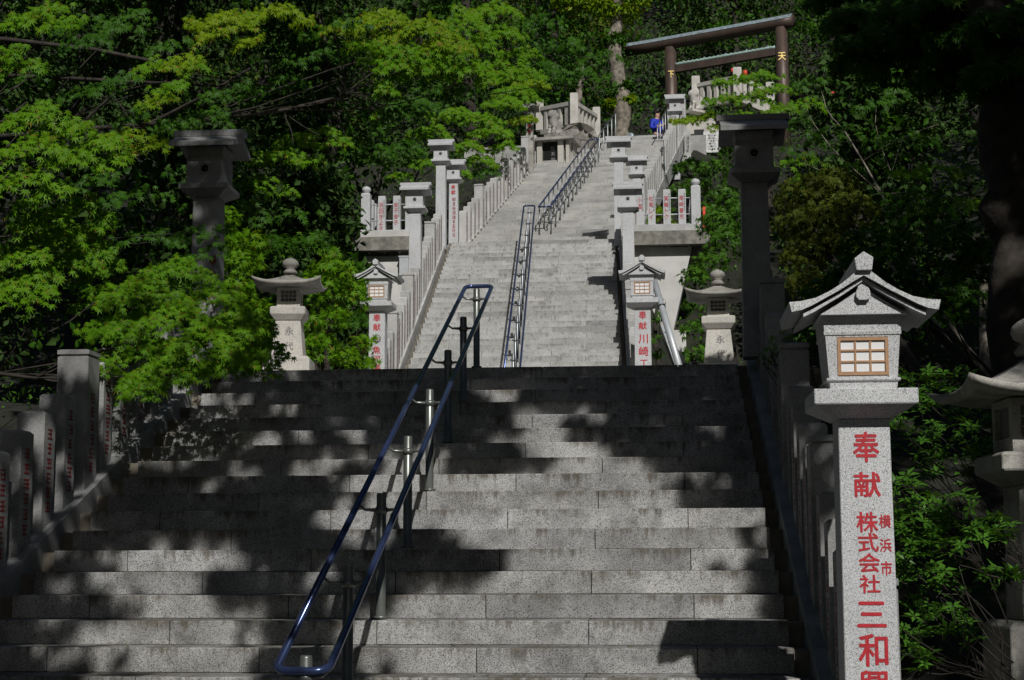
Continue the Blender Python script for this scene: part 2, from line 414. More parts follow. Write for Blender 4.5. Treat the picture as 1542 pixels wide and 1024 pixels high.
# ------------------------------------------------------------------ terrain
RISE = .15; T1 = .35767; Y1 = 9.69       # lower flight: nosing k at y = Y1+k*T1, z = k*RISE, k = -5..16
N1A, N1B = -5, 16
T2 = .314267; Y2 = 27.2989; Z2 = 3.9338   # middle flight
N2A, N2B = -10, 25
Z2A = Z2+N2A*RISE; Z2TOP = Z2+N2B*RISE; Y2TOP = Y2+N2B*T2
Z1TOP = N1B*RISE
X1L, X1R = -4.28, .80
Y3, T3, N3, YAW3 = 36.3, .3125, 38, .122
Z3 = Z2TOP; Z3TOP = Z3+N3*RISE; L3 = N3*T3
O3 = np.array([-4.32, Y3, 0]); A3 = np.array([math.sin(YAW3), math.cos(YAW3), 0]); B3 = np.array([math.cos(YAW3), -math.sin(YAW3), 0])
W3 = 3.68
def x2l(Y): return -4.27-(Y-27.3)*.033
def x2r(Y): return -.55-(Y-27.3)*.036
def prof(Y):
    return float(np.interp(Y, [-50, 7.5, 9.7, 15.41, 24.2, Y2TOP, 36.3, 48.2, 56, 75, 180], [-.9, -.78, 0, Z1TOP, Z1TOP, Z2TOP, Z2TOP, Z3TOP, Z3TOP+.6, 24, 105]))
def cx(Y): return float(np.interp(Y, [0, 16, 24, 36, 48, 60, 200], [-1.7, -1.7, -2.3, -2.7, -1.2, 0, 0]))
def ground_z(X, Y):
    d = abs(X-cx(Y)); hw = float(np.interp(Y, [0, 16, 20, 60], [2.9, 2.9, 2.2, 2.2]))
    p = prof(Y)
    dip = float(np.interp(Y, [0, 7, 9, 15, 17, 23, 26, 34, 38, 48], [0, 0, .5, .7, .15, .3, 2.0, 3.2, .7, .5]))
    if X < 0: dip *= 1.0
    else: dip *= .8
    k = min(1, max(0, (d-hw)/.9)); z = p-dip*k
    if d < hw+.3 and 7.6 < Y < 48.6: z = p-.5-.25
    if d > hw+6: z += (d-hw-6)*(.10 if Y < 30 else .20)
    z += .12*math.sin(X*1.3+Y*.7)*k+.1*math.sin(X*.5-Y*.9)*k
    return z
xs = np.concatenate([np.linspace(-90, -14, 20), np.linspace(-13, 12, 64), np.linspace(13, 90, 20)])
ys = np.concatenate([np.linspace(-40, 2, 8), np.linspace(3, 60, 110), np.linspace(62, 180, 30)])
gv = [(x, y, ground_z(x, y)) for y in ys for x in xs]; nx = len(xs)
gf = [(j*nx+i, j*nx+i+1, (j+1)*nx+i+1, (j+1)*nx+i) for j in range(len(ys)-1) for i in range(nx-1)]
mb = MB(); mb.add(gv, gf, True); o = mb.build('ground', M['soil']); tag(o, kind='structure')
mb = MB(); mb.box(-14, 14, -38, 7.9, -.96, -.7517); o = mb.build('paved_ground', M['ground']); tag(o, kind='structure')

# ------------------------------------------------------------------ stairs: core + slabs
def slab_mesh(L, d, h, ch=.008, name='step_slab'):
    """block with a chamfered nosing; origin at the centre of the front bottom edge"""
    g = .0032; pr = [(0, g), (0, h-ch), (ch*.3, h-ch*.3), (ch, h), (d, h), (d, 0)]
    mb = MB(); mb.prism_x([(y, z) for y, z in pr], -L/2+g, L/2-g); return mb
_sl = {}
def slab(parent, xa, xb, y, z, d, h, mat, key):
    L = xb-xa; k = (key, round(L, 2))
    if k not in _sl: _sl[k] = slab_mesh(L, d, h).mesh('step_slab', M[mat])
    return link('step_slab', _sl[k], parent, ((xa+xb)/2, y+random.uniform(-.002, .002), z+random.uniform(-.0012, .0012)))
# lower flight
mb = MB()
for k in range(N1A, N1B+1):
    y = Y1+k*T1; z = k*RISE
    mb.box(X1L-.13, X1R+.11, y+.05, y+.41, z-RISE-.3, z-.012-(k % 2)*.0013)
s1 = mb.build('staircase', M['core']); tag(s1, kind='structure')
for k in range(N1A, N1B+1):
    y = Y1+k*T1; z = (k-1)*RISE
    j0 = -.43 if k % 2 else .23
    js = [X1L]+[v for v in [j0-1.325*q for q in range(6, -3, -1)] if X1L+.2 < v < X1R-.15]+[X1R]
    js = [js[0]]+[v+random.uniform(-.012, .012) for v in js[1:-1]]+[js[-1]]
    js = [round(v, 2) for v in js]
    for a, b in zip(js, js[1:]): slab(s1, a, b, y, z, T1+.03, RISE, 'slab', 'a')
# landing between the flights: paving tiles
lm = MB(); lm.box(X1L-.9, X1R+1.6, Y1+N1B*T1+.3, 24.6, Z1TOP-.4, Z1TOP-.02); ld = lm.build('landing', M['core']); tag(ld, kind='structure')
tm = MB(); tm.box(-.44, .44, -.44, .44, 0, .03); tme = tm.mesh('paving_tile', M['slab2'])
Yt = Y1+N1B*T1+T1+.03+.45
while Yt < 24.3:
    for i in range(7): link('paving_tile', tme, ld, (-4.5+i*.89+.3, Yt, Z1TOP-.0285))
    Yt += .89
# middle flight
mb = MB()
for k in range(N2A, N2B+1):
    y = Y2+k*T2; z = Z2+k*RISE
    mb.box(x2l(y)-.06, x2r(y)+.06, y+.05, y+.36, z-RISE-.3, z-.012-(k % 2)*.0013)
s2 = mb.build('staircase', M['core']); tag(s2, kind='structure')
for k in range(N2A, N2B+1):
    y = Y2+k*T2; z = Z2+(k-1)*RISE; a0, b0 = x2l(y), x2r(y)
    ctr = (a0+b0)/2; j0 = -.62 if k % 2 else 0
    js = [a0]+[v for v in [ctr+.62+j0-1.24*q for q in range(3, -3, -1)] if a0+.2 < v < b0-.2]+[b0]
    js = [js[0]]+[v+random.uniform(-.01, .01) for v in js[1:-1]]+[js[-1]]
    js = [round(v, 2) for v in js]
    for a, b in zip(js, js[1:]): slab(s2, a, b, y, z, T2+.03, RISE, 'slab2', 'b')
mb = MB(); mb.box(-4.75, -.5, Y2TOP+.3, 36.7, Z2TOP-.5, Z2TOP-.003); o = mb.build('landing', M['slab2']); tag(o, kind='structure')
# upper flight (rotated frame)
s3 = empty('staircase', (O3[0], O3[1], Z3), -YAW3); tag(s3, kind='structure')
mb = MB()
for k in range(1, N3+1):
    y = (k-1)*T3+.0; mb.box(-.05, W3+.05, y+.05, y+.36, k*RISE-RISE-.4, k*RISE-.012-(k % 2)*.0013)
mb.build('stair_core', M['core'], s3)
for k in range(1, N3+1):
    y = (k-1)*T3; j0 = -.6 if k % 2 else 0
    js = [0]+[v for v in [W3/2+.6+j0-1.2*q for q in range(3, -3, -1)] if .2 < v < W3-.2]+[W3]
    js = [round(v, 2) for v in js]
    for a, b in zip(js, js[1:]): slab(s3, a, b, y, (k-1)*RISE, T3+.03, RISE, 'slab3', 'c')
mb = MB(); mb.box(-3, W3+.9, L3+.02, L3+12, N3*RISE-.8, N3*RISE-.004); o = mb.build('upper_terrace', M['slab3'], None, (O3[0], O3[1], Z3), -YAW3); tag(o, kind='structure')

# ------------------------------------------------------------------ stone balustrades
def bal_mesh(wd, h, mat, main=False, name='baluster'):
    mb = MB()
    if main:
        mb.stack([(wd/2, wd/2, 0), (wd/2, wd/2, h-.06), (wd/2-.012, wd/2-.012, h-.055), (wd/2-.012, wd/2-.012, h-.045), (wd/2+.004, wd/2+.004, h-.04), (wd/2+.004, wd/2+.004, h-.008), (wd/2-.02, wd/2-.02, h)])
    else:
        mb.stack([(wd/2, wd/2, 0), (wd/2, wd/2, h-.02), (wd/2-.02, wd/2-.02, h)])
    return mb.mesh(name, mat)
def balustrade(label, pts, w0, hreg, hmain, mains, mat, mred, face, nch=5, curb_w=.26, lean=None, wm=None, cat='stone fence', rots=0., skip=()):
    """pts: list of (x,y,z) foot points; mains: set of indices; face: +1 inscriptions look to +x, -1 to -x"""
    root = empty('stone_balustrade', pts[0], 0); tag(root, label, cat, 'stone balustrades beside the steps')
    b0 = np.array(pts[0], float)
    mr = bal_mesh(w0, hreg, mat); mm = bal_mesh(wm or w0*1.25, hmain, mat, True, 'main_post')
    ins = [scribble(nch, hreg*.72, w0*.5, s, mred) for s in range(4)]
    for i, p in enumerate(pts):
        if any(abs(p[1]-v) < .24 for v in skip): continue
        q = np.array(p)-b0
        if i in mains: o = link('main_post', mm, root, q, rots)
        else: o = link('baluster', mr, root, q, rots+random.uniform(-.015, .015))
        ww = (wm or w0*1.25) if i in mains else w0
        s = link('inscription', ins[i % 4], o, (face*(ww/2+.0025), 0, hreg*.88), math.pi/2*face)
    a, b = np.array(pts[0], float)-b0, np.array(pts[-1], float)-b0
    d = (b-a); L = np.linalg.norm(d[:2]); u = d/L
    n = max(1, int(L/1.3)); 
    for k in range(n):
        s0, s1 = a+u*(L*k/n)-(u*.14 if k == 0 else 0), a+u*(L*(k+1)/n)+(u*.14 if k == n-1 else 0)
        lat = np.array([u[1], -u[0], 0]); lat /= np.linalg.norm(lat); g = u*.002
        cb = MB(); vs = []
        for z0 in (-.42, .06):
            for (pp, sg) in ((s0+g, -1), (s0+g, 1), (s1-g, 1), (s1-g, -1)): vs.append(pp+lat*sg*curb_w/2+np.array([0, 0, z0]))
        cb.add(vs, [(0, 1, 2, 3), (7, 6, 5, 4), (0, 4, 5, 1), (1, 5, 6, 2), (2, 6, 7, 3), (3, 7, 4, 0)]); cb.build('curb_stone', mat, root)
    return root
def line1(X, y0, y1, off=0): 
    n = int(round((y1-y0)/.41)); return [(X, y0+.41*i, RISE/T1*(y0+.41*i-Y1)+off) for i in range(n+1)]
P1L = line1(-4.56, 7.72, 15.6); P1R = line1(1.06, 8.1, 15.3)
balustrade('dark granite balustrade left of the wide lower steps, half under maple leaves', P1L, .21, .90, 1.12, {0, 4, 11, 18}, M['dark'], M['redd'], 1, 6, .36, wm=.25)
balustrade('shaded granite balustrade right of the wide lower steps, behind the big lantern', P1R, .19, .90, 1.10, {0, 5, 10, 15}, M['dark'], M['redd'], -1, 6, .34, wm=.21)
def line2(fx, y0, y1): 
    n = int(round((y1-y0)/.38)); r = []
    for i in range(n+1):
        y = y0+(y1-y0)*i/n; r.append((fx(y), y, Z2+RISE/T2*(y-Y2)))
    return r
balustrade('pale granite balustrade with pink inscriptions on the left of the middle steps', line2(lambda y: x2l(y)-.22, 24.5, 35.0), .17, .88, 1.10, {0, 6, 12, 22}, M['white2'], M['redf'], 1, 6, .24, skip=(30.5, 34.8))
balustrade('pale granite balustrade right of the middle steps, throwing a jagged shadow', line2(lambda y: x2r(y)+.20, 24.5, 35.0), .17, .88, 1.10, {0, 9, 18}, M['white2'], M['redf'], -1, 6, .24, skip=(30.5, 34.8))
def line3(off, l0, l1, n):
    r = []
    for i in range(n+1):
        l = l0+(l1-l0)*i/n; p = O3+A3*l+B3*off; r.append((p[0], p[1], Z3+RISE/T3*l+.02))
    return r
balustrade('pale granite balustrade left of the uppermost steps, rising to the plaque shelter', line3(-.16, .35, 8.9, 21), .17, .86, 1.10, {4, 11, 18}, M['white2'], M['redf'], 1, 6, .22, rots=-YAW3)
balustrade('pale granite balustrade right of the uppermost steps, rising to the person in blue', line3(W3+.16, .4, 12.2, 29), .17, .86, 1.10, {4, 14, 22, 29}, M['white2'], M['redf'], -1, 6, .22, rots=-YAW3)

# ------------------------------------------------------------------ handrails
def handrail(name, label, posts, h, la, lb, rail_r, post_r, mr, mp, z_of, ya, yb, xc, group, arms=True):
    """posts: list of y; xc(y): post x; la/lb: rail offsets left and right; z_of(y): nosing height"""
    y0 = posts[0]; base = np.array([xc(y0), y0, z_of(y0)])
    root = empty(name, base); tag(root, label, 'handrail', group)
    rz = lambda y: z_of(y)+h
    pts = []; n = 6; L = (la+lb)
    pts.append((xc(ya)-la, ya+.05)); pts.append((xc((ya+yb)/2)-la, (ya+yb)/2)); pts.append((xc(yb)-la, yb-.08))
    R = .07
    def corner(cxx, cyy, t0, t1): return [(cxx+R*math.cos(math.radians(t0+(t1-t0)*k/n)), cyy+R*math.sin(math.radians(t0+(t1-t0)*k/n))) for k in range(n+1)]
    pts += corner(xc(yb)-la+R, yb-.07, 180, 90); pts += corner(xc(yb)+lb-R, yb-.07, 90, 0)
    pts += [(xc((ya+yb)/2)+lb, (ya+yb)/2)]
    pts += corner(xc(ya)+lb-R, ya+.07, 0, -90); pts += corner(xc(ya)-la+R, ya+.07, 270, 180)
    P3 = [np.array([x, y, rz(y)])-base for x, y in pts]
    mb = MB(); mb.tube(P3, rail_r, 12, True); mb.build('rail', mr, root)
    for y in posts:
        x = xc(y); zt = rz(y)+.075; q = np.array([x, y, z_of(y)])-base
        hh = h+.03+.06
        pm = MB(); pm.lathe([(post_r*1.6, 0), (post_r*1.6, .012), (post_r, .014), (post_r, hh-.012), (post_r*.85, hh)], 14)
        po = pm.build('post', mp, root, (q[0], q[1], q[2]-.03))
        if arms:
            bm_ = MB(); bz = h-.05+.03
            bm_.tube([(-post_r*.8, -.01, bz), (-la*.7, -.01, bz+.005), (-la, 0, bz+.04)], [.014, .009, .009], 7)
            bm_.tube([(post_r*.8, -.01, bz), (lb*.7, -.01, bz+.005), (lb, 0, bz+.04)], [.014, .009, .009], 7)
            bm_.lathe([(post_r*1.15, -.022), (post_r*1.35, 0), (post_r*1.15, .022)], 14, (0, 0, bz))
            bm_.build('bracket', mp, po)
    return root
z1 = lambda y: RISE/T1*(y-Y1)
xa_, xb_ = at(574, 900, Y1+T1+.12)[0], at(718, 500, Y1+16*T1+.12)[0]
ya_, yb_ = Y1+T1, Y1+16*T1
xc1 = lambda y: xa_+(xb_-xa_)*(y-ya_)/(yb_-ya_)
handrail('handrail', 'dark sky tinted steel double handrail with looped ends in the middle of the lower steps',
         [Y1+k*T1+.10 for k in (-5, -2, 1, 4, 7, 10, 13, 16)], .70, .15, .12, .021, .032, M['steelb'], M['steeld'], z1, 7.965, 15.85, xc1, 'handrails up the steps')
z2 = lambda y: Z2+RISE/T2*(y-Y2)
xm_, xn_ = at(779, 475, 27.4)[0], at(797, 306, 35.2)[0]
xc2 = lambda y: xm_+(xn_-xm_)*(y-27.4)/(35.2-27.4)
handrail('handrail', 'narrow dark handrail with closely set shiny brackets up the middle steps',
         [24.5+i*.95 for i in range(12)], .74, .125, .125, .020, .024, M['steelb'], M['steel'], z2, 24.3, 35.4, xc2, 'handrails up the steps')
# upper handrail in the rotated frame of the top flight, with scrolled ornaments between the posts
def upper_rail(off, l0, l1, n, label, mr, mp, h=.78, double=True):
    p0 = O3+A3*l0+B3*off; base = np.array([p0[0], p0[1], Z3+RISE/T3*l0])
    root = empty('handrail', base, -YAW3); tag(root, label, 'handrail', 'handrails up the steps')
    sl = RISE/T3; L = l1-l0; mb = MB()
    offs = (-.14, .14) if double else (0,)
    for s in offs: mb.tube([(s, -.1, h-.1*sl), (s, L/2, h+sl*L/2), (s, L+.1, h+sl*(L+.1))], .021, 8)
    if double:
        mb.tube([(-.14, -.1, h-.1*sl), (.14, -.1, h-.1*sl)], .021, 8); mb.tube([(-.14, L+.1, h+sl*(L+.1)), (.14, L+.1, h+sl*(L+.1))], .021, 8)
    mb.build('rail', mr, root)
    pm = MB()
    for s in offs: pm.lathe([(.017, 0), (.016, h)], 8, (s, 0, 0))
    if double: pm.tube([(-.14, 0, h*.5), (.14, 0, h*.5)], .012, 6)
    pme = pm.mesh('post', mp)
    om = MB()
    if double:
        for sg in (-1, 1):
            om.tube([(sg*.10*math.cos(t), 0, .17+.09*math.sin(t)*1.3) for t in np.linspace(.3, 5.8, 9)], .010, 5)
    ome = om.mesh('scroll_ornament', M['steeld']) if double else None
    for i in range(n):
        l = L*i/(n-1); po = link('post', pme, root, (0, l, sl*l))
        if ome: link('scroll_ornament', ome, po, (0, .03, h*.42))
    return root
upper_rail(1.70, .9, 8.2, 13, 'sky tinted steel handrail with scroll ornaments between its posts on the uppermost steps', M['steelb'], M['steel'])
upper_rail(1.75, 9.0, 12.3, 5, 'short plain steel handrail beside the mossy rock at the very top of the steps', M['steel'], M['galv'], double=False)
upper_rail(3.35, 9.8, 12.6, 5, 'thin steel handrail at the top right of the steps, below the person in blue', M['steel'], M['galv'], double=False)

# ------------------------------------------------------------------ lanterns
PALE, LTXT = M['white'], 'lantern pillars of the shrine approach'
def gable_lantern(base, hp, label, chars, emblem=False, mat=None):
    """square pillar, tray, light box with a papered grid window, curved gabled roof; base at the pillar foot"""
    m = mat or M['white']; root = empty('lantern_pillar', base); tag(root, label, 'stone lantern', LTXT)
    mb = MB(); mb.sq(.262, 0, .245, hp); p = mb.build('pillar', m, root); bevel_mesh(p.data, .004)
    items = [(c, x, hp+z, h, wd) for c, x, z, h, wd in chars if c]
    tt = link('inscription', letters(items, M['red']), p, (0, -.1325, 0))
    tt.rotation_euler = (math.radians(-.25), 0, 0)
    if emblem:
        eb = MB(); eb.lathe([(.066, 0), (.066, .004)], 28); e = eb.build('emblem', M['ink'], p, (0, -.128, hp-.43)); e.rotation_euler = (math.pi/2, 0, 0)
        link('emblem_character', letters([('講', 0, 0, .085, .085)], M['white'], 'emblem_character'), p, (0, -.1345, hp-.43))
    z = hp
    mb = MB(); mb.stack([(.135, .135, z), (.245, .245, z+.062), (.245, .245, z+.135)]); t = mb.build('tray', m, root); bevel_mesh(t.data, .004)
    mb = MB(); mb.stack([(.158, .158, z+.135), (.164, .164, z+.178), (.176, .176, z+.180), (.176, .176, z+.194)]); b0 = mb.build('box_foot', m, root); bevel_mesh(b0.data, .003)
    # light box: four walls leave a window opening in front
    z0, z1 = z+.194, z+.402; a0, a1 = .163, .178
    mb = MB()
    wy = .045
    def wall(x0, x1, X0, X1, ya, yb): pass
    mb.frus(((-a0, -.122, -a0, -a0+wy), z0), ((-a1, -.122, -a1, -a1+wy), z1))
    mb.frus(((.122, a0, -a0, -a0+wy), z0), ((.122, a1, -a1, -a1+wy), z1))
    mb.frus(((-.122, .122, -a0, -a0+wy), z0), ((-.122, .122, -a0-.001, -a0+wy), z0+.012))
    mb.frus(((-.122, .122, -a1+.0006, -a1+wy), z1-.010), ((-.122, .122, -a1, -a1+wy), z1))
    mb.frus(((-a0, a0, -a0+wy, a0), z0), ((-a1, a1, -a1+wy, a1), z1))
    lb = mb.build('light_box', m, root)
    fr = MB(); ya = -a0-.004
    zA, zB = z0+.013, z1-.012; dz = (zB-zA)
    tilt = math.atan((a1-a0)/(z1-z0))
    wn = empty('window', (0, ya+.002, zA)); wn.parent = root; wn.rotation_euler = (tilt, 0, 0)
    for x in (-.114, .108): pass
    fr.box(-.121, -.106, -.004, .02, 0, dz); fr.box(.106, .121, -.004, .02, 0, dz); fr.box(-.106, .106, -.004, .02, 0, .015); fr.box(-.106, .106, -.004, .02, dz-.015, dz)
    fr.build('frame', M['wood'], wn)
    gm = MB()
    for x in (-.036, .036): gm.box(x-.0045, x+.0045, .0, .016, .015, dz-.015)
    for zz in (dz*.36, dz*.655): gm.box(-.106, .106, -.001, .015, zz-.0045, zz+.0045)
    gm.build('grid_bar', M['wood'], wn)
    xs_ = [-.106, -.036, .036, .106]; zs_ = [.015, dz*.36, dz*.655, dz-.015]
    for i in range(3):
        for j in range(3):
            q = MB(); q.box(xs_[i]+.002, xs_[i+1]-.002, .006, .010, zs_[j]+.002, zs_[j+1]-.002); q.build('paper_pane', M['paper'], wn)
    mb = MB(); mb.stack([(.183, .183, z1), (.186, .186, z1+.016), (.182, .182, z1+.018), (.186, .186, z1+.095)]); nk = mb.build('box_head', m, root)
    zr = z1+.090
    top = [(.0, .225), (.035, .200), (.10, .146), (.16, .108), (.228, .075), (.30, .060), (.356, .056)]
    bot = [(.345, .008), (.296, .018), (.25, .038), (.198, .066), (.12, .108), (.06, .145), (.0, .180)]
    prof_ = [(x, zz+zr) for x, zz in top]+[(x, zz+zr) for x, zz in bot]
    full = prof_+[(-x, zz) for x, zz in prof_[::-1] if x > 0]
    # split left and right halves to keep the polygons simple
    rf = MB()
    for sg in (1, -1):
        h = [(sg*x, zz) for x, zz in prof_]; rf.prism_y(h, -.30, .32)
        inn = [(sg*x*.93, zz-.012+zr) for x, zz in [(0, .188), (.06, .150), (.12, .114), (.198, .072), (.25, .043), (.31, .016)]]+[(sg*x*.93, zz-.03+zr) for x, zz in [(.31, .016), (.25, .043), (.198, .072), (.12, .114), (.06, .150), (0, .188)]]
        rf.prism_y(inn, -.275, .30)
    ro = rf.build('roof', m, root)
    g = MB(); g.prism_y([(-.205, zr+.002), (.205, zr+.002), (.11, zr+.062), (.0, zr+.135), (-.11, zr+.062)], -.235, .25); g.build('gable', m, root)
    g = MB(); g.prism_y([(0, zr+.155), (.022, zr+.137), (.032, zr+.11), (.034, zr+.085), (.02, zr+.068), (-.02, zr+.068), (-.034, zr+.085), (-.032, zr+.11), (-.022, zr+.137)], -.262, -.235); g.build('gable_pendant', m, root)
    g = MB(); g.prism_y([(0, zr+.292), (.045, zr+.262), (.036, zr+.200), (-.036, zr+.200), (-.045, zr+.258)], -.325, .34); rd = g.build('ridge', m, root); bevel_mesh(rd.data, .003)
    return root
def tower_lantern(base, hs, s, label, mat, text=None, tmat=None, text2=None):
    """tall square shaft, tray, box with a round hole, ridge roof with a wide cap stone"""
    root = empty('lantern_tower', base); tag(root, label, 'stone lantern', LTXT); root.scale = (s, s, s); H = hs/s
    mb = MB(); mb.sq(.27, 0, .245, H); p = mb.build('shaft', mat, root); bevel_mesh(p.data, .005)
    if text:
        link('inscription', letters([(c, x, H+z, h, wd) for c, x, z, h, wd in text], tmat or M['red']), p, (0, -.138, 0))
    if text2:
        link('inscription', scribble(*text2, M['redf']), p, (0.02, -.1375, H-.42))
    mb = MB(); mb.stack([(.13, .13, H), (.232, .232, H+.065), (.238, .238, H+.068), (.238, .238, H+.118)]); t = mb.build('tray', mat, root); bevel_mesh(t.data, .004)
    z = H+.118
    # box with a real round hole in front: ring of quads between a circle and a square
    bw, z0, z1 = .178, z, z+.27; hz = z+.155; hr = .037; n = 24; vs = []; fs = []
    for k in range(n):
        t_ = 2*math.pi*k/n; c_, s_ = math.cos(t_), math.sin(t_)
        q = 1/max(abs(c_), abs(s_)); X = c_*q*bw; Zq = s_*q
        Z = hz+(Zq*(z1-hz) if Zq > 0 else Zq*(hz-z0))
        vs += [(X, -bw, Z), (hr*c_, -bw, hz+hr*s_), (hr*c_, -bw+.12, hz+hr*s_)]
    for k in range(n):
        a, b = k*3, ((k+1) % n)*3
        fs += [(a, b, b+1, a+1), (a+1, b+1, b+2, a+2)]
    fs.append(tuple(k*3+2 for k in range(n)))
    mb = MB(); mb.add(vs, fs); mb.add([(-bw, -bw, z0), (bw, -bw, z0), (bw, bw, z0), (-bw, bw, z0), (-bw, -bw, z1), (bw, -bw, z1), (bw, bw, z1), (-bw, bw, z1)], [(1, 2, 6, 5), (2, 3, 7, 6), (3, 0, 4, 7), (4, 5, 6, 7), (3, 2, 1, 0)])
    mb.box(-bw-.006, bw+.006, -bw-.006, bw+.006, z0+.0005, z0+.038)
    mb.build('light_box', mat, root)
    dk = MB(); dk.lathe([(hr*.97, 0), (hr*.97, .002)], 20); d = dk.build('hole', M['black'], root, (0, -bw+.02, hz)); d.rotation_euler = (math.pi/2, 0, 0)  # black disc in the opening stands in for its inner shade
    rg = MB(); rg.tube([(.053*math.cos(t_), -bw-.002, hz+.053*math.sin(t_)) for t_ in np.linspace(0, 2*math.pi, 21)[:-1]], .005, 5, True); rg.build('hole_rim', mat, root)
    nk = MB(); nk.stack([(.168, .168, z1), (.185, .185, z1+.10)]); nk.build('box_head', mat, root)
    e = z1+.085; r = MB()
    r.prism_x([(-.315, e-.01), (-.32, e+.035), (-.06, e+.150), (.06, e+.150), (.32, e+.035), (.315, e-.01), (.18, e+.03), (0, e+.075), (-.18, e+.03)], -.315, .315); r.build('roof', mat, root)
    c = MB(); c.prism_x([(-.075, e+.145), (-.085, e+.205), (.085, e+.205), (.075, e+.145)], -.345, .345); cp = c.build('cap_stone', mat, root); bevel_mesh(cp.data, .005)
    return root
def square_roof(a, H, up, th, n=10):
    """square lantern roof: concave slopes, upturned corners"""
    vs = []; fs = []; m = n*2+1
    def z(u, v):
        t = max(abs(u), abs(v)); return H*(1-t)**1.55+up*t*t*(min(abs(u), abs(v)))**3
    for j in range(m):
        for i in range(m):
            u, v = (i-n)/n, (j-n)/n; k = 1+.05*(min(abs(u), abs(v)))**3
            vs.append((u*a*k, v*a*k, z(u, v)+th))
    for j in range(m):
        for i in range(m):
            u, v = (i-n)/n, (j-n)/n; k = .965; t = max(abs(u), abs(v))
            vs.append((u*a*k, v*a*k, min(z(u, v), up*t*t*(min(abs(u), abs(v)))**3+.12*H*(1-t))))
    o = m*m
    for j in range(m-1):
        for i in range(m-1):
            q = j*m+i; fs.append((q, q+1, q+m+1, q+m)); fs.append((o+q+m, o+q+m+1, o+q+1, o+q))
    ed = [i for i in range(m)]+[j*m+m-1 for j in range(1, m)]+[(m-1)*m+i for i in range(m-2, -1, -1)]+[j*m for j in range(m-2, 0, -1)]
    for k in range(len(ed)):
        p, q = ed[k], ed[(k+1) % len(ed)]; fs.append((o+p, o+q, q, p))
    return vs, fs
def stone_lantern(base, label, mat, s=1, rz=0, dims=None, chars=None, rmat=None):
    d = dict(base=(.25, .30), shaft=(.185, .145, .43), plat=.205, box=.135, bh=.24, roof=.385, rh=.19, extra=0); d.update(dims or {})
    root = empty('stone_lantern', base, rz); tag(root, label, 'stone lantern', 'old stone lanterns'); root.scale = (s, s, s)
    z = 0
    if d['extra']:
        mb = MB(); mb.box(-.40, .40, -.40, .40, -.1, d['extra']); q = mb.build('plinth', mat, root); bevel_mesh(q.data, .012); z = d['extra']
    bw, bh = d['base']; mb = MB(); mb.stack([(bw, bw, z+.001), (bw-.004, bw-.004, z+bh-.03), (bw-.035, bw-.035, z+bh)]); q = mb.build('foot', mat, root); bevel_mesh(q.data, .006); z += bh
    a, b, h = d['shaft']; mb = MB(); mb.stack([(a, a, z), (b, b, z+h)]); sh = mb.build('shaft', mat, root); bevel_mesh(sh.data, .006)
    if chars:
        it = link('inscription', letters([(c, x, zz, hh, ww) for c, x, zz, hh, ww in chars], M['ink']), sh, (0, -a-.001, z)); it.rotation_euler = (-math.atan((a-b)/h), 0, 0)
    z += h
    p = d['plat']; mb = MB(); mb.stack([(b+.01, b+.01, z), (p, p, z+.07), (p, p, z+.15), (p-.02, p-.02, z+.16)]); q = mb.build('platform', mat, root); bevel_mesh(q.data, .006); z += .16
    x = d['box']; bh2 = d['bh']; mb = MB()
    # box with recessed barred windows on all sides
    mb.box(-x, x, -x, x, z, z+bh2*.28); mb.box(-x, x, -x, x, z+bh2*.86, z+bh2)
    for sx in (-1, 1):
        for sy in (-1, 1): mb.box(min(sx*x, sx*(x-.045)), max(sx*x, sx*(x-.045)), min(sy*x, sy*(x-.045)), max(sy*x, sy*(x-.045)), z+bh2*.28, z+bh2*.86)
    mb.build('light_box', mat, root)
    mb = MB(); mb.box(-x+.03, x-.03, -x+.03, x-.03, z+bh2*.28, z+bh2*.86); mb.build('lattice_backing', M['ink'], root)
    gr = MB(); w_ = x-.045
    for k in range(1, 4): gr.box(-w_+2*w_*k/4-.004, -w_+2*w_*k/4+.004, -x+.012, -x+.024, z+bh2*.28, z+bh2*.86)
    for k in range(1, 3): gr.box(-w_, w_, -x+.010, -x+.022, z+bh2*(.28+.58*k/3)-.004, z+bh2*(.28+.58*k/3)+.004)
    gr.build('lattice', mat, root); z += bh2
    vs, fs = square_roof(d['roof'], d['rh'], .055, .045); mb = MB(); mb.add([(a_, b_, c_+z-.005) for a_, b_, c_ in vs], fs, True); q = mb.build('roof', rmat or mat, root); z += d['rh']+.03
    mb = MB(); mb.lathe([(.075, 0), (.085, .02), (.06, .05), (.05, .062), (.085, .085), (.098, .12), (.09, .15), (.06, .175), (.02, .195), (.001, .20)], 18, (0, 0, z)); mb.build('finial', rmat or mat, root)
    return root

# near right pillar and the two small ones (all the same model)
near_txt = [('奉', .006, -.137, .146, .122), ('献', .006, -.318, .118, .125), ('株', .000, -.497, .098, .100), ('式', .002, -.594, .088, .095), ('会', .003, -.690, .088, .098), ('社', .003, -.790, .085, .095),
            ('三', .006, -.933, .135, .132), ('和', .008, -1.100, .148, .138), ('興', .008, -1.270, .150, .140), ('横', .083, -.494, .064, .054), ('浜', .083, -.608, .062, .054), ('市', .083, -.716, .066, .052)]
b = at(1303, 850, 7.93); gable_lantern((b[0], 7.93, -.752), 1.945, 'big granite lantern pillar in the right foreground with large red characters', near_txt)
lt = [('奉', 0, -.110, .120, .110), ('献', 0, -.255, .110, .110), ('魚', 0, -.61, .118, .12), ('河', 0, -.745, .105, .115), ('岸', 0, -.87, .11, .12)]
b = at(569.5, 500, 24.13); gable_lantern((b[0], 24.13, Z1TOP), at(569, 468, 24)[2]-Z1TOP, 'small gabled lantern pillar left of the middle steps with a round dark emblem', lt, emblem=True)
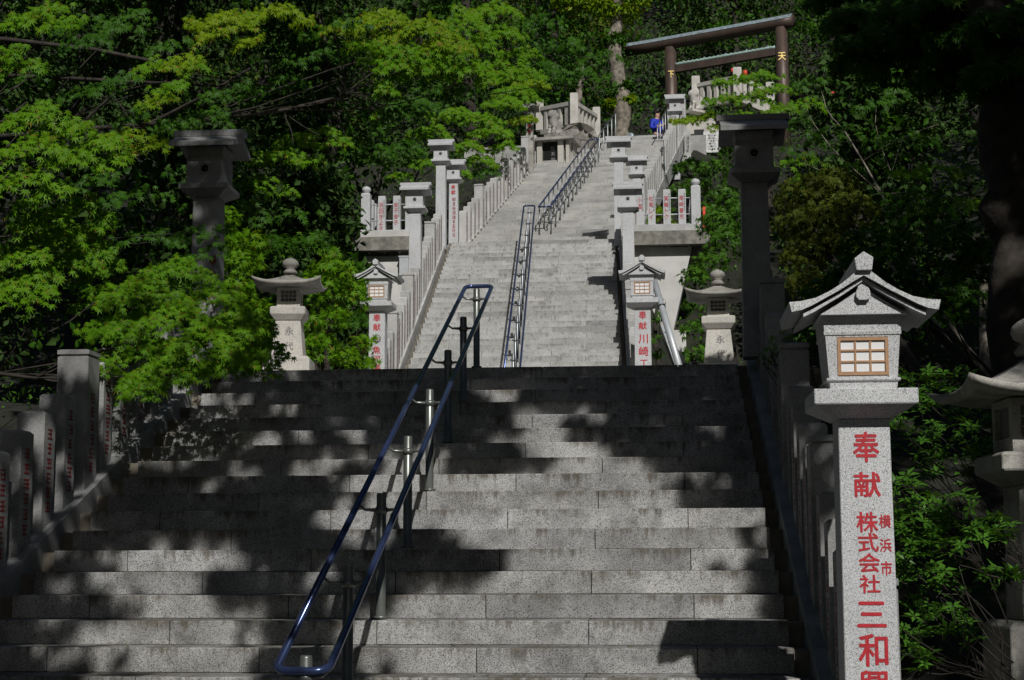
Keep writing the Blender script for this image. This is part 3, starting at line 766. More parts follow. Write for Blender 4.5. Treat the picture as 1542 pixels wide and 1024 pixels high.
rt = [('奉', 0, -.115, .125, .110), ('献', 0, -.28, .110, .115), ('川', .005, -.48, .140, .140), ('崎', .01, -.67, .140, .140), ('工', .01, -.85, .12, .12)]
b = at(968, 500, 24.13); gable_lantern((b[0], 24.13, Z1TOP), at(968, 463, 24)[2]-Z1TOP, 'small gabled lantern pillar right of the middle steps, beside the sloping grey pipe', rt)
def tower(pxc, ytop, Y, s, foot, label, mat, **k):
    top = at(pxc, ytop, Y)[2]; b = at(pxc, ytop+60, Y); hs = top-foot-(.118+.27+.085+.205)*s
    return tower_lantern((b[0], Y, foot), hs, s, label, mat, **k)
tower(316, 199, 14.8, 1.0, Z1TOP, 'tall dark lantern tower at left, its shaft hidden in maple leaves', M['dark'], text=[('奉', .09, -.62, .09, .07), ('献', .09, -.78, .09, .07), ('大', .09, -.95, .09, .07)], tmat=M['redd'])
tower(1134, 175, 15.0, 1.0, Z1TOP, 'tall dark granite lantern tower right of the lower steps, light only on its roof', M['dark'])
tower(626, 276, 30.5, .90, Z2+RISE/T2*(30.5-Y2)+.0, 'front left lantern tower with a blank shaft, in front of the inscribed platform posts', M['white'])
tower(664.5, 211, 34.8, .87, Z2TOP-.25, 'tallest left lantern tower with a plain shaft, behind the head of the middle steps', M['white'])
tower(683.5, 241, 36.6, .84, Z2TOP, 'left lantern tower with a column of red characters at the foot of the uppermost steps', M['white'],
      text=[('奉', .0, -.13, .115, .11), ('献', .0, -.28, .115, .11)], text2=(9, 1.15, .10, 5))
tower(946, 275, 30.5, .88, Z2+RISE/T2*(30.5-Y2)+.0, 'lowest right lantern tower, next to the inscribed posts of the right platform', M['white'])
tower(932, 206, 34.8, .86, Z2TOP-.25, 'upper of the two overlapping right lantern towers, partly hiding the steps', M['white'])
tower(959, 235, 37.0, .80, Z2TOP-.05, 'short right lantern tower tucked between the two taller ones', M['white'])
tower(798, 157, 44.0, .82, 11.2, 'weathered lantern tower beside the plaque shelter, half in maple shade', M['old'], text=[('奉', .0, -.14, .13, .12), ('献', .0, -.32, .13, .12)])
tower(1017, 143, 46.0, .90, 11.6, 'uppermost right lantern tower in front of the brown gate column, with red and grey characters', M['white'],
      text=[('製', 0, -.40, .16, .14), ('御', 0, -.62, .13, .13), ('大', 0, -.86, .16, .14)], tmat=M['redd'])
# old stone lanterns on the landing and at far right
b = at(435, 545, 18.2); stone_lantern((b[0], 18.2, Z1TOP), 'old pale stone lantern at left, sunlit in front of rounded green shrubs', M['pale'], 1.0, .10,
      dims=dict(base=(.275, .48), rh=.15, bh=.23), chars=[('永', .02, .30, .10, .10), ('代', .02, .12, .10, .10)], rmat=M['old'])
b = at(1083, 545, 19.6); stone_lantern((b[0], 19.6, Z1TOP), 'old stone lantern on the landing at right, dappled, next to the tall dark lantern tower', M['pale'], 1.0, -.04,
      dims=dict(base=(.275, .50), rh=.15, bh=.23), chars=[('永', .02, .30, .10, .10), ('代', .02, .12, .10, .10)], rmat=M['old'])
b = at(1566, 800, 9.2); stone_lantern((b[0], 9.2, -.70), 'lichen spotted stone lantern cut off by the right edge of the picture', M['old'], 1.12, .08,
      dims=dict(extra=.46, base=(.245, .33), shaft=(.145, .135, .66), plat=.245, box=.165, bh=.27, roof=.42, rh=.20))

# ------------------------------------------------------------------ side platforms with inscribed posts
def onion_post(root, q, w_, h, mat):
    mb = MB(); mb.stack([(w_/2, w_/2, 0), (w_/2, w_/2, h-.03), (w_/2-.03, w_/2-.03, h)]); p = mb.build('corner_post', mat, root, q)
    f = MB(); f.lathe([(w_*.30, 0), (w_*.32, .02), (w_*.5, .055), (w_*.5, .10), (w_*.38, .135), (w_*.15, .155), (.004, .17)], 16); f.build('finial', mat, p, (0, 0, h-.001))
def platform(side, xa, xb, Y, label, flabel, posts, names):
    """concrete wing beside the head of the middle steps with a granite kerb, inscribed posts and steel rails"""
    zt = Z2TOP
    r = empty('viewing_platform', ((xa+xb)/2, Y, zt-.12)); tag(r, label, 'platform', 'platforms beside the steps')
    hw = abs(xb-xa)/2
    mb = MB(); mb.box(-hw-.14, hw+.10 if side < 0 else hw+.16, -.10, 2.1, -.30, 0); mb.build('deck_slab', M['concd'], r)
    mb = MB(); mb.box(-hw, hw, 0, .24, .001, .16); mb.build('kerb', M['dark'] if False else M['white2'], r)
    mb = MB(); mb.box(-hw-.10, hw+.05, .25, 2.0, -.58, -.302); mb.build('beam', M['concd'], r)
    for k in range(3): 
        n_ = MB(); n_.lathe([(.02, -.05), (.012, 0)], 8); n_.build('drip_nozzle', M['galv'], r, (-hw*.6+k*hw*.6, .02, -.302))
    f = empty('platform_railing', ((xa+xb)/2, Y+.12, zt+.04)); tag(f, flabel, 'railing', 'railings of the side platforms')
    zb = 0
    cxp = -hw+.13 if side < 0 else hw-.13
    onion_post(f, (cxp, 0, zb), .20, .86, M['white'])
    pm = MB(); pm.stack([(.08, .07, 0), (.08, .07, .77), (.065, .055, .785)]); pme = pm.mesh('inscribed_post', M['white'])
    for i, (X, nm) in enumerate(zip(posts, names)):
        p = link('inscribed_post', pme, f, (X-(xa+xb)/2, 0, zb)); n = len(nm)
        z0 = .58 if n > 3 else .56; st = .135 if n > 3 else .15
        link('inscription', letters([(c, -.015, z0-st*k, .11, .095) for k, c in enumerate(nm)], M['redf']), p, (0, -.0735, 0))
        s = scribble(7, .4, .035, i+3, M['ink'], 'side_note'); link('side_note', s, p, (.05, -.0735, .70))
    for zz in (.60, .24, .02):
        t = MB(); t.tube([(-hw+.1, .0, zz), (hw-.1, .0, zz)], .013, 8); t.build('rail', M['galv'], f)
    # rows running back along the outer side
    for k in range(5):
        p = link('inscribed_post', pme, f, (cxp+(.03 if side < 0 else -.03), .36+k*.36, zb-.05*0))
    for zz in (.60, .24):
        t = MB(); t.tube([(cxp, .1, zz), (cxp, 2.0, zz)], .013, 8); t.build('rail', M['galv'], f)
    return r, f
YP = 33.9
def xat(p, Y): return at(p, 350, Y)[0]
platform(-1, xat(541, YP), xat(617, YP), YP, 'left concrete platform jutting out beside the head of the middle steps', 'left platform railing of inscribed posts with a ball topped left post',
         [xat(574, YP), xat(596.5, YP), xat(616, YP+.1)], ['浜田きよ子', '金子幸子', '内子'])
platform(1, xat(957, YP), xat(1058, YP), YP, 'right concrete platform jutting out beside the head of the middle steps', 'right platform railing of inscribed posts with a ball topped right post',
         [xat(965, YP)+.0, xat(982, YP), xat(1005, YP), xat(1028, YP)], ['小国', '松尾レイ', '箕輪トク', '尾崎喜市'])
# vermilion strips seen behind the platforms
b = at(1061.5, 330, 34.9); mb = MB(); mb.box(-.03, .03, 0, .05, -.30, .72); o = mb.build('red_post', M['orange'], None, (b[0], 35.3, Z2TOP)); tag(o, 'thin vermilion post just right of the ball topped post of the right platform', 'post')
b = at(603, 350, 35.6); mb = MB(); mb.box(-.32, .32, 0, .04, .0, .05); mb.box(-.32, .32, 0, .04, .11, .15); mb.box(-.32, -.27, 0, .04, -.1, .2); o = mb.build('red_barrier', M['orange'], None, (b[0], 35.7, Z2TOP+.18)); tag(o, 'low red barrier glimpsed behind the inscribed posts of the left platform', 'barrier')
# retaining walls under the platforms
def wall_poly(pts, Y, dep, name, label, mat, cat='wall'):
    P = [at(x, y, Y) for x, y in pts]; b = P[0]
    mb = MB(); mb.prism_y([(p[0]-b[0], p[2]-b[2]) for p in P], 0, dep); o = mb.build(name, mat, None, (b[0], Y, b[2])); return tag(o, label, cat)
wall_poly([(945, 372), (1042, 372), (1014, 497), (1033, 497), (1034, 590), (948, 590)], 34.05, 1.6, 'retaining_wall', 'pale concrete retaining wall tapering downwards under the right platform', M['conc'])
wall_poly([(549, 386), (640, 386), (640, 590), (612, 590), (600, 470)], 34.05, 1.6, 'retaining_wall', 'pale concrete retaining wall under the left platform beside the small lantern roof', M['conc'])
b = at(611, 400, 33.8); mb = MB(); mb.box(-.10, .10, 0, .16, 0, .40); mb.box(-.12, .12, -.01, .17, .40, .43); o = mb.build('junction_box', M['galv'], None, (b[0]-.05, 33.85, b[2]-.2)); tag(o, 'small grey junction box on the left retaining wall', 'junction box')
# pipe and perforated strut
a, c = at(984, 420, 26.5), at(1024, 556, 24.8)
mb = MB(); mb.tube([(0, 0, 0), tuple(c-a)], .055, 14); o = mb.build('drain_pipe', M['galv'], None, a); tag(o, 'grey plastic drain pipe sloping down beside the right small lantern pillar', 'pipe')
q = (c-a)*.33; mb = MB(); mb.tube([tuple(q-(c-a)*.006), tuple(q+(c-a)*.006)], .066, 14); mb.build('pipe_clamp', M['black'], o)
a, c = at(995, 490, 26.2), at(1020, 560, 25.4); dv = c-a
mb = MB(); n_ = np.array([.10, 0, .035]); mb.add([(0, 0, 0), tuple(n_), tuple(n_+dv), tuple(dv), (0, .03, 0), tuple(n_+[0, .03, 0]), tuple(n_+dv+[0, .03, 0]), tuple(dv+[0, .03, 0])], [(0, 3, 2, 1), (4, 5, 6, 7), (0, 1, 5, 4), (1, 2, 6, 5), (2, 3, 7, 6), (3, 0, 4, 7)])
o = mb.build('steel_strut', M['galv'], None, a); tag(o, 'perforated white steel strut leaning parallel to the drain pipe', 'strut')
for k in range(9):
    t = .06+k*.11; p = dv*t+n_*(.3 if k % 2 else .7); hb = MB(); hb.lathe([(.013, 0), (.013, .006)], 8); h = hb.build('bolt_hole', M['black'], o, p+[0, -.003, 0]); h.rotation_euler = (math.pi/2, 0, 0)

# ------------------------------------------------------------------ plaque shelter, mossy rock, lion dogs, stone fences
def blob_mesh(name, balls, mat, res=.05):
    mbd = bpy.data.metaballs.new(name+'_src'); mbd.resolution = res; mbd.threshold = .2
    for (x, y, z, r) in balls:
        e = mbd.elements.new(); e.co = (x, y, z); e.radius = r*1.45
    ob = bpy.data.objects.new('m'+name+str(random.random()), mbd); C.objects.link(ob); bpy.context.view_layer.update()
    dg = bpy.context.evaluated_depsgraph_get(); me = bpy.data.meshes.new_from_object(ob.evaluated_get(dg)); bpy.data.objects.remove(ob)
    me.materials.clear(); me.materials.append(mat); me.name = name
    me.polygons.foreach_set('use_smooth', [True]*len(me.polygons)); return me
def lion(base, rz, s, label, mat, plinth=True):
    # seated guardian lion facing -y: haunches, chest, forelegs, maned head, tail
    B = [(0, .22, .16, .20), (-.10, .18, .10, .12), (.10, .18, .10, .12), (0, .10, .30, .17), (0, -.02, .42, .16), (0, -.06, .55, .15),
         (-.08, -.10, .28, .07), (.08, -.10, .28, .07), (-.08, -.12, .16, .06), (.08, -.12, .16, .06), (-.08, -.16, .05, .07), (.08, -.16, .05, .07),
         (-.13, .02, .05, .07), (.13, .02, .05, .07), (0, -.10, .68, .14), (0, -.20, .66, .09), (-.08, -.04, .76, .06), (.08, -.04, .76, .06),
         (-.11, -.02, .62, .10), (.11, -.02, .62, .10), (0, .06, .66, .12), (0, -.24, .61, .06), (0, .34, .32, .09), (0, .36, .44, .09), (0, .33, .55, .06), (-.04, -.19, .73, .04), (.04, -.19, .73, .04)]
    o = link('lion_dog_statue', blob_mesh('lion', B, mat, .035), None, base, rz); o.scale = (s, s, s); tag(o, label, 'statue', 'guardian lion dog statues')
    if plinth:
        mb = MB(); mb.box(-.2, .2, -.28, .4, -.10, -.005); mb.build('plinth', mat, o)
    return o
# shelter
b = at(829, 251, 44.9); rt_ = -.16
sh = empty('plaque_shelter', (b[0], 44.9, b[2]-.02), rt_); tag(sh, 'little stone shelter holding a black plaque at the head of the uppermost steps', 'stone shelter')
for x0, x1, nm in ((-.40, -.25, 'jamb'), (.22, .39, 'jamb'), (.46, .56, 'jamb')):
    q = MB(); q.box(x0, x1, -.02, .30, 0, .78); q.build(nm, M['pale'], sh)
q = MB(); q.box(-.249, .219, .10, .16, 0.02, .78); pl = q.build('plaque', M['black'], sh)
link('inscription', letters([('阿', .05, .58, .12, .11), ('夫', .05, .42, .12, .11), ('利', .05, .24, .14, .12)], M['ink']), pl, (0, .098, 0))
q = MB(); q.box(-.48, .62, -.06, .7, -.10, -.002); q.build('sill', M['old'], sh)
q = MB(); q.box(-.46, .60, .302, .9, 0, .78); q.build('back_wall', M['old'], sh)
q = MB(); q.prism_x([(-.18, .78), (-.18, .86), (.30, 1.0), (.95, .98), (.95, .78)], -.55, .72); q.build('roof_slab', M['old'], sh)
# rough rock beside it: displaced blocks
def rock(name, pts, Y, dep, label, mat, amp=.12, seed=1):
    P = [at(x, y, Y) for x, y in pts]; c = sum(P)/len(P)
    import bmesh
    me = MB().prism_y([(p[0]-c[0], p[2]-c[2]) for p in P], 0, dep).mesh(name, mat)
    bm = bmesh.new(); bm.from_mesh(me); bmesh.ops.triangulate(bm, faces=bm.faces)
    for _ in range(6): bmesh.ops.subdivide_edges(bm, edges=[e for e in bm.edges if e.calc_length() > .11], cuts=1)
    from mathutils import noise as nz
    for v in bm.verts:
        q = v.co*2.4+Vector((seed, 0, 0)); d = nz.noise(q)*amp+nz.noise(q*3)*amp*.9+abs(nz.noise(q*1.4))*amp+nz.noise(q*7)*amp*.5
        n = v.normal if v.normal.length > .1 else Vector((0, -1, 0)); v.co += Vector((0, -1, 0))*d+n*d*.3
    bm.to_mesh(me); bm.free(); o = link(name, me, None, (c[0], Y, c[2])); return tag(o, label, 'rock')
rock('rock_outcrop', [(840, 260), (838, 205), (852, 188), (868, 186), (893, 190), (903, 214), (905, 232), (896, 250), (880, 262)], 46.3, 2.6, 'rough mossy rock wall right of the plaque shelter', M['rough'])
b = at(834, 204, 46.2); lion((b[0], 46.2, b[2]), -.5, .92, 'grey stone lion dog seated above the plaque shelter', M['old'])
b = at(1046, 166, 48.5); lion((b[0], 48.5, b[2]), -.9, .78, 'pale stone lion dog at upper right beside the stone fence', M['pale'])
b = at(949, 222, 50.0); lion((b[0], 50.0, b[2]-.1), .5, .68, 'small greenish bronze lion dog at the foot of the tall trunk', M['verdd'])
def corner_fence(label, P, hp, hb, nb, mat, wp=.24, rails=True):
    root = empty('stone_fence', P[0]); tag(root, label, 'stone fence', 'old stone fences at the top'); b0 = P[0]
    pm = MB(); pm.stack([(wp/2, wp/2, 0), (wp/2, wp/2, hp-.03), (wp/2-.03, wp/2-.03, hp)]); pme = pm.mesh('main_post', mat)
    for p in P: link('main_post', pme, root, p-b0, random.uniform(-.05, .05))
    bmz = MB(); bmz.stack([(.065, .05, 0), (.065, .05, hb), ]); bme = bmz.mesh('baluster', mat)
    for a, c, n in zip(P, P[1:], nb):
        d = c-a; L = np.linalg.norm(d[:2]); yaw = math.atan2(d[1], d[0]); u = d/L
        for k in range(n): link('baluster', bme, root, a-b0+d*(k+1)/(n+1), yaw)
        for zz, hh in ((hb, .12), (-.14, .14)):
            s, e = a-b0+u*(wp/2+.002), c-b0-u*(wp/2+.002); lat = np.array([-u[1], u[0], 0])*.075
            mb = MB(); vs = [p+lat*sg+np.array([0, 0, z]) for z in (zz+.001, zz+hh) for p, sg in ((s, -1), (e, -1), (e, 1), (s, 1))]
            mb.add(vs, [(3, 2, 1, 0), (4, 5, 6, 7), (0, 1, 5, 4), (1, 2, 6, 5), (2, 3, 7, 6), (3, 0, 4, 7)]); mb.build('rail', mat, root)
    return root
corner_fence('old stone fence round the lion dog above the plaque shelter, corner towards the viewer', [at(813, 197, 48.2), at(865, 188, 46.9), at(898.5, 207, 49.5)], .98, .62, [4, 5], M['pale'], .24)
corner_fence('old stone fence at upper right between the pale lion dog and brown gate', [at(1048, 158, 49.6), at(1111, 146, 48.4), at(1160, 168, 49.2)], .93, .56, [5, 4], M['pale'], .26)
# blocks and boards below the upper right fence
b = at(1072, 215, 47.6); mb = MB(); mb.box(-.25, .25, 0, .03, -.3, .35); o = mb.build('notice_board', M['board'], None, b); tag(o, 'white notice board with faded marks among the shrubs at upper right', 'notice board'); link('notice', scribble(6, .5, .3, 9, M['ink'], 'notice'), o, (0, -.003, .27))
b = at(1053, 215, 47.8); mb = MB(); mb.box(-.15, .15, 0, .06, -.4, .42); o = mb.build('information_stone', M['black'], None, b); tag(o, 'black upright slab left of the white notice board', 'stone slab')
b = at(1036, 240, 46.8); mb = MB(); mb.stack([(.09, .07, 0), (.09, .07, .75), (.05, .04, .9)]); o = mb.build('marker_stone', M['white2'], None, b); tag(o, 'narrow white marker stone with small characters left of the black slab', 'marker stone'); link('inscription', scribble(4, .5, .1, 4, M['ink']), o, (0, -.093, .7))
b = at(1040, 178, 48.0); mb = MB(); mb.box(-.5, 1.3, 0, 1.2, -.5, -.02); o = mb.build('stone_terrace', M['pale'], None, b); tag(o, 'pale stone terrace carrying the upper right lion dog', 'terrace')
b = at(840, 212, 47.2); mb = MB(); mb.box(-.9, 1.0, -.3, 2.6, -1.3, -.12); o = mb.build('stone_terrace', M['rough'], None, b); tag(o, 'rough stone terrace under the fence and lion dog above the shelter', 'terrace')
for (x, y, Y, s) in ((1103, 106, 50, .05), (1122, 110, 50, .07), (1253, 143, 47, .075)):
    b = at(x, y, Y); mb = MB(); mb.lathe([(s*.5, -s*1.5), (s, -s), (s*1.1, 0), (s, s), (s*.5, s*1.4)], 10); o = mb.build('red_lantern', M['orange'], None, b)
    tag(o, {1103: 'tiny red paper lantern on top of the upper right fence post', 1122: 'small red paper lantern right of the upper fence post', 1253: 'red paper lantern showing between dark leaves at upper right'}[x], 'paper lantern')

# ------------------------------------------------------------------ brown gate (torii)
def torii():
    PL, PR = at(1011, 150, 55.8), at(1178.5, 120, 54.0)
    zg = Z3TOP+.4; r = .205
    root = empty('shrine_gate', (PL[0], PL[1], zg)); tag(root, 'brown torii gate with a weathered green top beam above the steps', 'torii gate')
    q = np.array([PR[0]-PL[0], PR[1]-PL[1], 0]); u = q/np.linalg.norm(q); L = np.linalg.norm(q)
    ztL = at(1011, 72, 55.8)[2]-zg
    col = MB(); col.lathe([(.235, 0), (.225, ztL*.5), (.205, ztL)], 20); cm = col.mesh('column', M['copper'])
    c1 = link('column', cm, root, (0, 0, 0)); c2 = link('column', cm, root, tuple(q))
    th = math.atan2(-u[1], u[0])
    link('column_character', letters([('天', 0, 0, .30, .26)], M['gold'], 'column_character'), c2, (-.02, -.232, at(1178, 85, 53.8)[2]-zg), 0)
    link('column_character', letters([('下', 0, 0, .26, .2)], M['gold'], 'column_character'), c1, (.0, -.232, at(1011, 112, 55.6)[2]-zg), 0)
    e0, e1 = -u*1.75, q+u*.45; zk = ztL+.18
    kb = MB(); kb.tube([tuple(e0+[0, 0, zk+.03]), tuple(e0*.5+[0, 0, zk+.01]), tuple(q*.5+[0, 0, zk]), tuple(q+[0, 0, zk]), tuple(e1+[0, 0, zk+.01])], .235, 18); kb.build('top_beam', M['copper'], root)
    kt = MB(); lat = np.array([-u[1], u[0], 0])
    for k, (p, dz) in enumerate(((e0, .07), (e0*.5, .01), (q*.5, 0), (q, 0), (e1, .05))): pass
    P = [(e0, .03), (e0*.5, .01), (q*.5, 0), (q, 0), (e1, .01)]; vs = []; n = 9
    for p, dz in P:
        for j in range(n):
            t = math.radians(15+150*j/(n-1)); vs.append(tuple(p+lat*(-.25*math.cos(t))+np.array([0, 0, zk+dz+.25*math.sin(t)])))
    fs = [(k*n+j, k*n+j+1, (k+1)*n+j+1, (k+1)*n+j) for k in range(4) for j in range(n-1)]
    kt.add(vs, fs, True); kt.build('top_beam_sheet', M['verdd'], root)
    zn = at(1022, 103, 55.6)[2]-zg
    nb = MB(); hw = lat*.10
    vs = [tuple(p+hw*s+np.array([0, 0, z])) for z in (zn-.12, zn+.12) for p, s in ((u*.1, -1), (q-u*.1, -1), (q-u*.1, 1), (u*.1, 1))]
    nb.add(vs, [(3, 2, 1, 0), (4, 5, 6, 7), (0, 1, 5, 4), (1, 2, 6, 5), (2, 3, 7, 6), (3, 0, 4, 7)]); nb.build('tie_beam', M['copper'], root)
    rb = MB(); k = 46; pts = []
    for i in range(k+1): pts.append(tuple(u*.22+(q-u*.44)*(i/k)+np.array([0, 0, zn+.165+(.0 if i % 2 else .012)])-lat*.04))
    rb.tube(pts, [.055 if i % 2 else .068 for i in range(k+1)], 8); rb.build('ribbed_cover', M['verd'], root)
    for i in range(5):
        p = u*.5+(q-u*1.0)*(i/4); kb2 = MB(); kb2.tube([tuple(p+[0, 0, zn+.12]), tuple(p+[0, 0, zn+.28])], .03, 6); kb2.build('cover_clip', M['verdd'], root)
torii()

# ------------------------------------------------------------------ person in blue
def skin_mesh(name, V, E, R, mat, sub=2):
    me = bpy.data.meshes.new(name); me.from_pydata(V, E, []); ob = bpy.data.objects.new('s_'+name, me); C.objects.link(ob)
    sk = ob.modifiers.new('s', 'SKIN'); sk.use_smooth_shade = True
    for i, r in enumerate(R): me.skin_vertices[0].data[i].radius = (r, r) if not isinstance(r, tuple) else r
    me.skin_vertices[0].data[0].use_root = True
    sb = ob.modifiers.new('b', 'SUBSURF'); sb.levels = sub; sb.render_levels = sub
    bpy.context.view_layer.update(); dg = bpy.context.evaluated_depsgraph_get()
    m2 = bpy.data.meshes.new_from_object(ob.evaluated_get(dg)); bpy.data.objects.remove(ob); m2.materials.clear(); m2.materials.append(mat); m2.name = name
    m2.polygons.foreach_set('use_smooth', [True]*len(m2.polygons)); return m2
def person(base, rz, s):
    root = empty('person', base, rz); root.scale = (s, s, s)
    tag(root, 'person in bright blue jacket and dark trousers looking down at the top of the steps', 'person')
    # faces -y. body: pelvis root, spine, neck, head, arms to the chest, legs
    V = [(0, 0, .92), (0, .01, 1.15), (0, .01, 1.36), (0, .0, 1.47), (0, -.02, 1.55), (0, -.045, 1.66),
         (.17, .02, 1.38), (.235, -.02, 1.12), (.10, -.24, 1.20), (.04, -.29, 1.23), (-.17, .02, 1.38), (-.235, -.02, 1.12), (-.10, -.24, 1.17), (-.03, -.29, 1.21),
         (.10, 0, .86), (.11, -.02, .48), (.11, .01, .09), (.115, -.14, .04), (-.10, 0, .86), (-.11, .0, .48), (-.11, .03, .09), (-.115, -.12, .04)]
    E = [(0, 1), (1, 2), (2, 3), (3, 4), (4, 5), (2, 6), (6, 7), (7, 8), (8, 9), (2, 10), (10, 11), (11, 12), (12, 13), (0, 14), (14, 15), (15, 16), (16, 17), (0, 18), (18, 19), (19, 20), (20, 21)]
    R = [.13, .12, .13, .055, .075, .088, .06, .045, .032, .036, .06, .045, .032, .036, .085, .055, .04, .035, .085, .055, .04, .035]
    link('body', skin_mesh('body', V, E, R, M['skin']), root)
    link('jacket', skin_mesh('jacket', [(0, .0, .93), (0, .01, 1.12), (0, .01, 1.35), (0, .0, 1.455), (.18, .02, 1.375), (.25, -.01, 1.11), (.13, -.21, 1.19), (-.18, .02, 1.375), (-.25, -.01, 1.11), (-.13, -.21, 1.16)],
         [(0, 1), (1, 2), (2, 3), (2, 4), (4, 5), (5, 6), (2, 7), (7, 8), (8, 9)], [(.19, .16), (.18, .15), (.17, .15), .085, .095, .075, .055, .095, .075, .055], M['blue']), root)
    link('trousers', skin_mesh('trousers', [(0, 0, .90), (.10, 0, .82), (.11, -.02, .46), (.11, .01, .10), (-.10, 0, .82), (-.11, 0, .46), (-.11, .03, .10)],
         [(0, 1), (1, 2), (2, 3), (0, 4), (4, 5), (5, 6)], [.15, .105, .075, .065, .105, .075, .065], M['trouser']), root)
    link('hair', blob_mesh('hair', [(0, .015, 1.70, .085), (0, .03, 1.65, .075), (0, -.03, 1.735, .07), (-.06, .01, 1.68, .04), (.06, .01, 1.68, .04)], M['hair'], .02), root)
    fc = MB()
    for sg in (-1, 1): fc.lathe([(.001, -.009), (.009, 0), (.001, .009)], 8, (sg*.032, -.128, 1.655))
    fc.build('eyes', M['hair'], root)
    nb = MB(); nb.add([(-.012, -.128, 1.625), (.012, -.128, 1.625), (0, -.152, 1.622), (0, -.130, 1.662)], [(0, 2, 3), (2, 1, 3), (0, 1, 2)]); nb.build('nose', M['skin'], root)
    hd = MB()
    for sg in (-1, 1):
        for k in range(5):
            x0 = sg*.035+sg*(.012*k-.024); hd.tube([(x0, -.30, 1.235-.004*k), (x0-sg*.008, -.335, 1.255), (x0-sg*.018, -.345, 1.225)], [.009, .008, .006], 6)
    hd.build('fingers', M['skin'], root)
b = at(990, 230, 51.0); person((b[0], 51.0, Z3TOP-.004), .75, (at(990, 165, 51)[2]-Z3TOP)/1.78)

# ------------------------------------------------------------------ trees and shrubs
def clear_lantern(it):
    """drop leaves whose shadow would reach the left stone lantern, so it stays sunlit"""
    P = it[0]; bad = np.zeros(len(P), bool)
    for z in (2.9, 3.3, 3.7, 4.0, 4.25, 4.45):
        q = P-SUN*(P[:, 2:3]-z); bad |= (q[:, 0] > -4.85) & (q[:, 0] < -3.6) & (q[:, 1] > 17.6) & (q[:, 1] < 18.8) & (P[:, 2] > z+.2)
    k = ~bad; return (P[k], it[1][k], it[2][k], it[3][k], it[4])
def maple_px(label, sprs, base, top, mats, kind, size, dens, r=.14, droop=.35, ybias=.6, group='maples leaning over the steps', bark='bark', yaw=None, mat_of=None, thick=.05):
    """sprays given as (px, py, distance, half width px): each becomes a real drooping leaf layer at that place"""
    items = []; tips = []
    for s in sprs:
        x, y, Y, hw = s[:4]; c = at(x, y, Y); a = hw*Y/F_PX; mi = s[4] if len(s) > 4 else 0; dn = s[5] if len(s) > 5 else 1
        n = int(2.3*dens*a*a*ybias*3.1*dn*(.45 if mi == 2 and Y < 30 else 1)/(size**2))
        it = clear_lantern(spray(c, a, a*ybias, rng.uniform(-.35, .35), n, size, kind, droop*rng.uniform(.6, 1.1), rng.uniform(-.12, .12), thick, pitch=.32))
        items.append((*it, mi)); tips.append(c-np.array([0, -.05, a*.12]))
    return tree('maple_tree', label, 'maple', base, top, items, mats, M[bark], r, tips[::2][:24], group)
MM = [M['maple'], M['maple2'], M['mapled']]
fgA = [(250, 398, 13.2, 62), (205, 430, 13.0, 75), (300, 440, 13.3, 75), (230, 470, 12.9, 95), (340, 478, 13.1, 75), (170, 480, 12.9, 55), (280, 505, 12.8, 105), (370, 525, 13.2, 60), (200, 520, 12.7, 62),
       (245, 548, 12.6, 62), (215, 575, 12.5, 40), (232, 590, 12.5, 20), (320, 545, 12.8, 60), (395, 545, 13.3, 32), (410, 556, 13.3, 16), (318, 372, 13.6, 34, 2), (292, 345, 13.8, 36, 2), (322, 345, 13.9, 26, 2), (150, 440, 13.2, 45), (290, 415, 13.4, 42)]
fgB = [(60, 352, 12.6, 60), (20, 385, 12.4, 55), (95, 385, 12.8, 60), (40, 415, 12.4, 50), (60, 440, 12.3, 32), (135, 372, 13.0, 48), (150, 400, 13.2, 42), (10, 440, 12.2, 40), (110, 350, 13.2, 50)]
fgC = [(45, 165, 12.2, 62), (90, 190, 12.3, 62), (140, 215, 12.5, 55), (170, 238, 12.5, 32), (40, 215, 12.0, 60), (95, 235, 12.2, 50), (25, 265, 12.0, 50), (70, 285, 12.2, 50), (30, 95, 12.6, 42), (14, 75, 12.5, 32), (60, 320, 12.4, 50, 0), (120, 300, 12.8, 40), (150, 325, 12.9, 28), (160, 335, 12.8, 18)]
fgD = [(60, 15, 13.5, 48), (90, 30, 13.3, 38), (45, 110, 13.6, 45, 2), (120, 60, 14, 50, 2), (170, 40, 14.5, 45, 2), (20, 30, 13.2, 35)]
maple_px('near maple at far left whose lowest bright green sprays cover the left balustrade', fgA+fgB, (-7.9, 12.8, -.5), (-7.7, 12.9, 4.6), MM, 'star7', .054, 2.1, r=.11, yaw=0)
maple_px('near maple whose sprays hang into the top left corner of the picture', fgC+fgD, (-8.6, 11.9, -.6), (-8.3, 12.0, 6.2), MM, 'star7', .060, 1.8, r=.12)
fgE = [(230, 95, 16, 36), (275, 88, 15.8, 36, 1), (255, 128, 15.6, 34), (235, 150, 15.5, 36, 1), (290, 100, 15.8, 26), (335, 22, 16.4, 60, 1), (400, 15, 16.6, 62, 1), (440, 38, 16.5, 40, 1), (320, 48, 16.2, 36, 1), (375, 58, 16.4, 30, 1),
       (200, 170, 15.4, 40, 2), (260, 185, 15.6, 45, 2), (170, 120, 15.4, 45, 2), (180, 200, 15.2, 40, 1), (225, 215, 15.4, 36, 1), (190, 20, 16, 50, 2), (130, 130, 15.6, 50, 2), (350, 130, 16.6, 60, 2), (420, 120, 17.2, 60, 2), (300, 170, 16.4, 60, 2), (255, 62, 16.2, 40, 2), (480, 80, 17.4, 46, 2), (120, 30, 15.2, 60, 2), (130, 270, 14.6, 50, 2)]
maple_px('maple behind the tall left lantern tower, yellowish green at the top', fgE, (-9.6, 15.6, .6), (-9.4, 16.0, 7.6), MM, 'star7', .066, 1.7, r=.12)
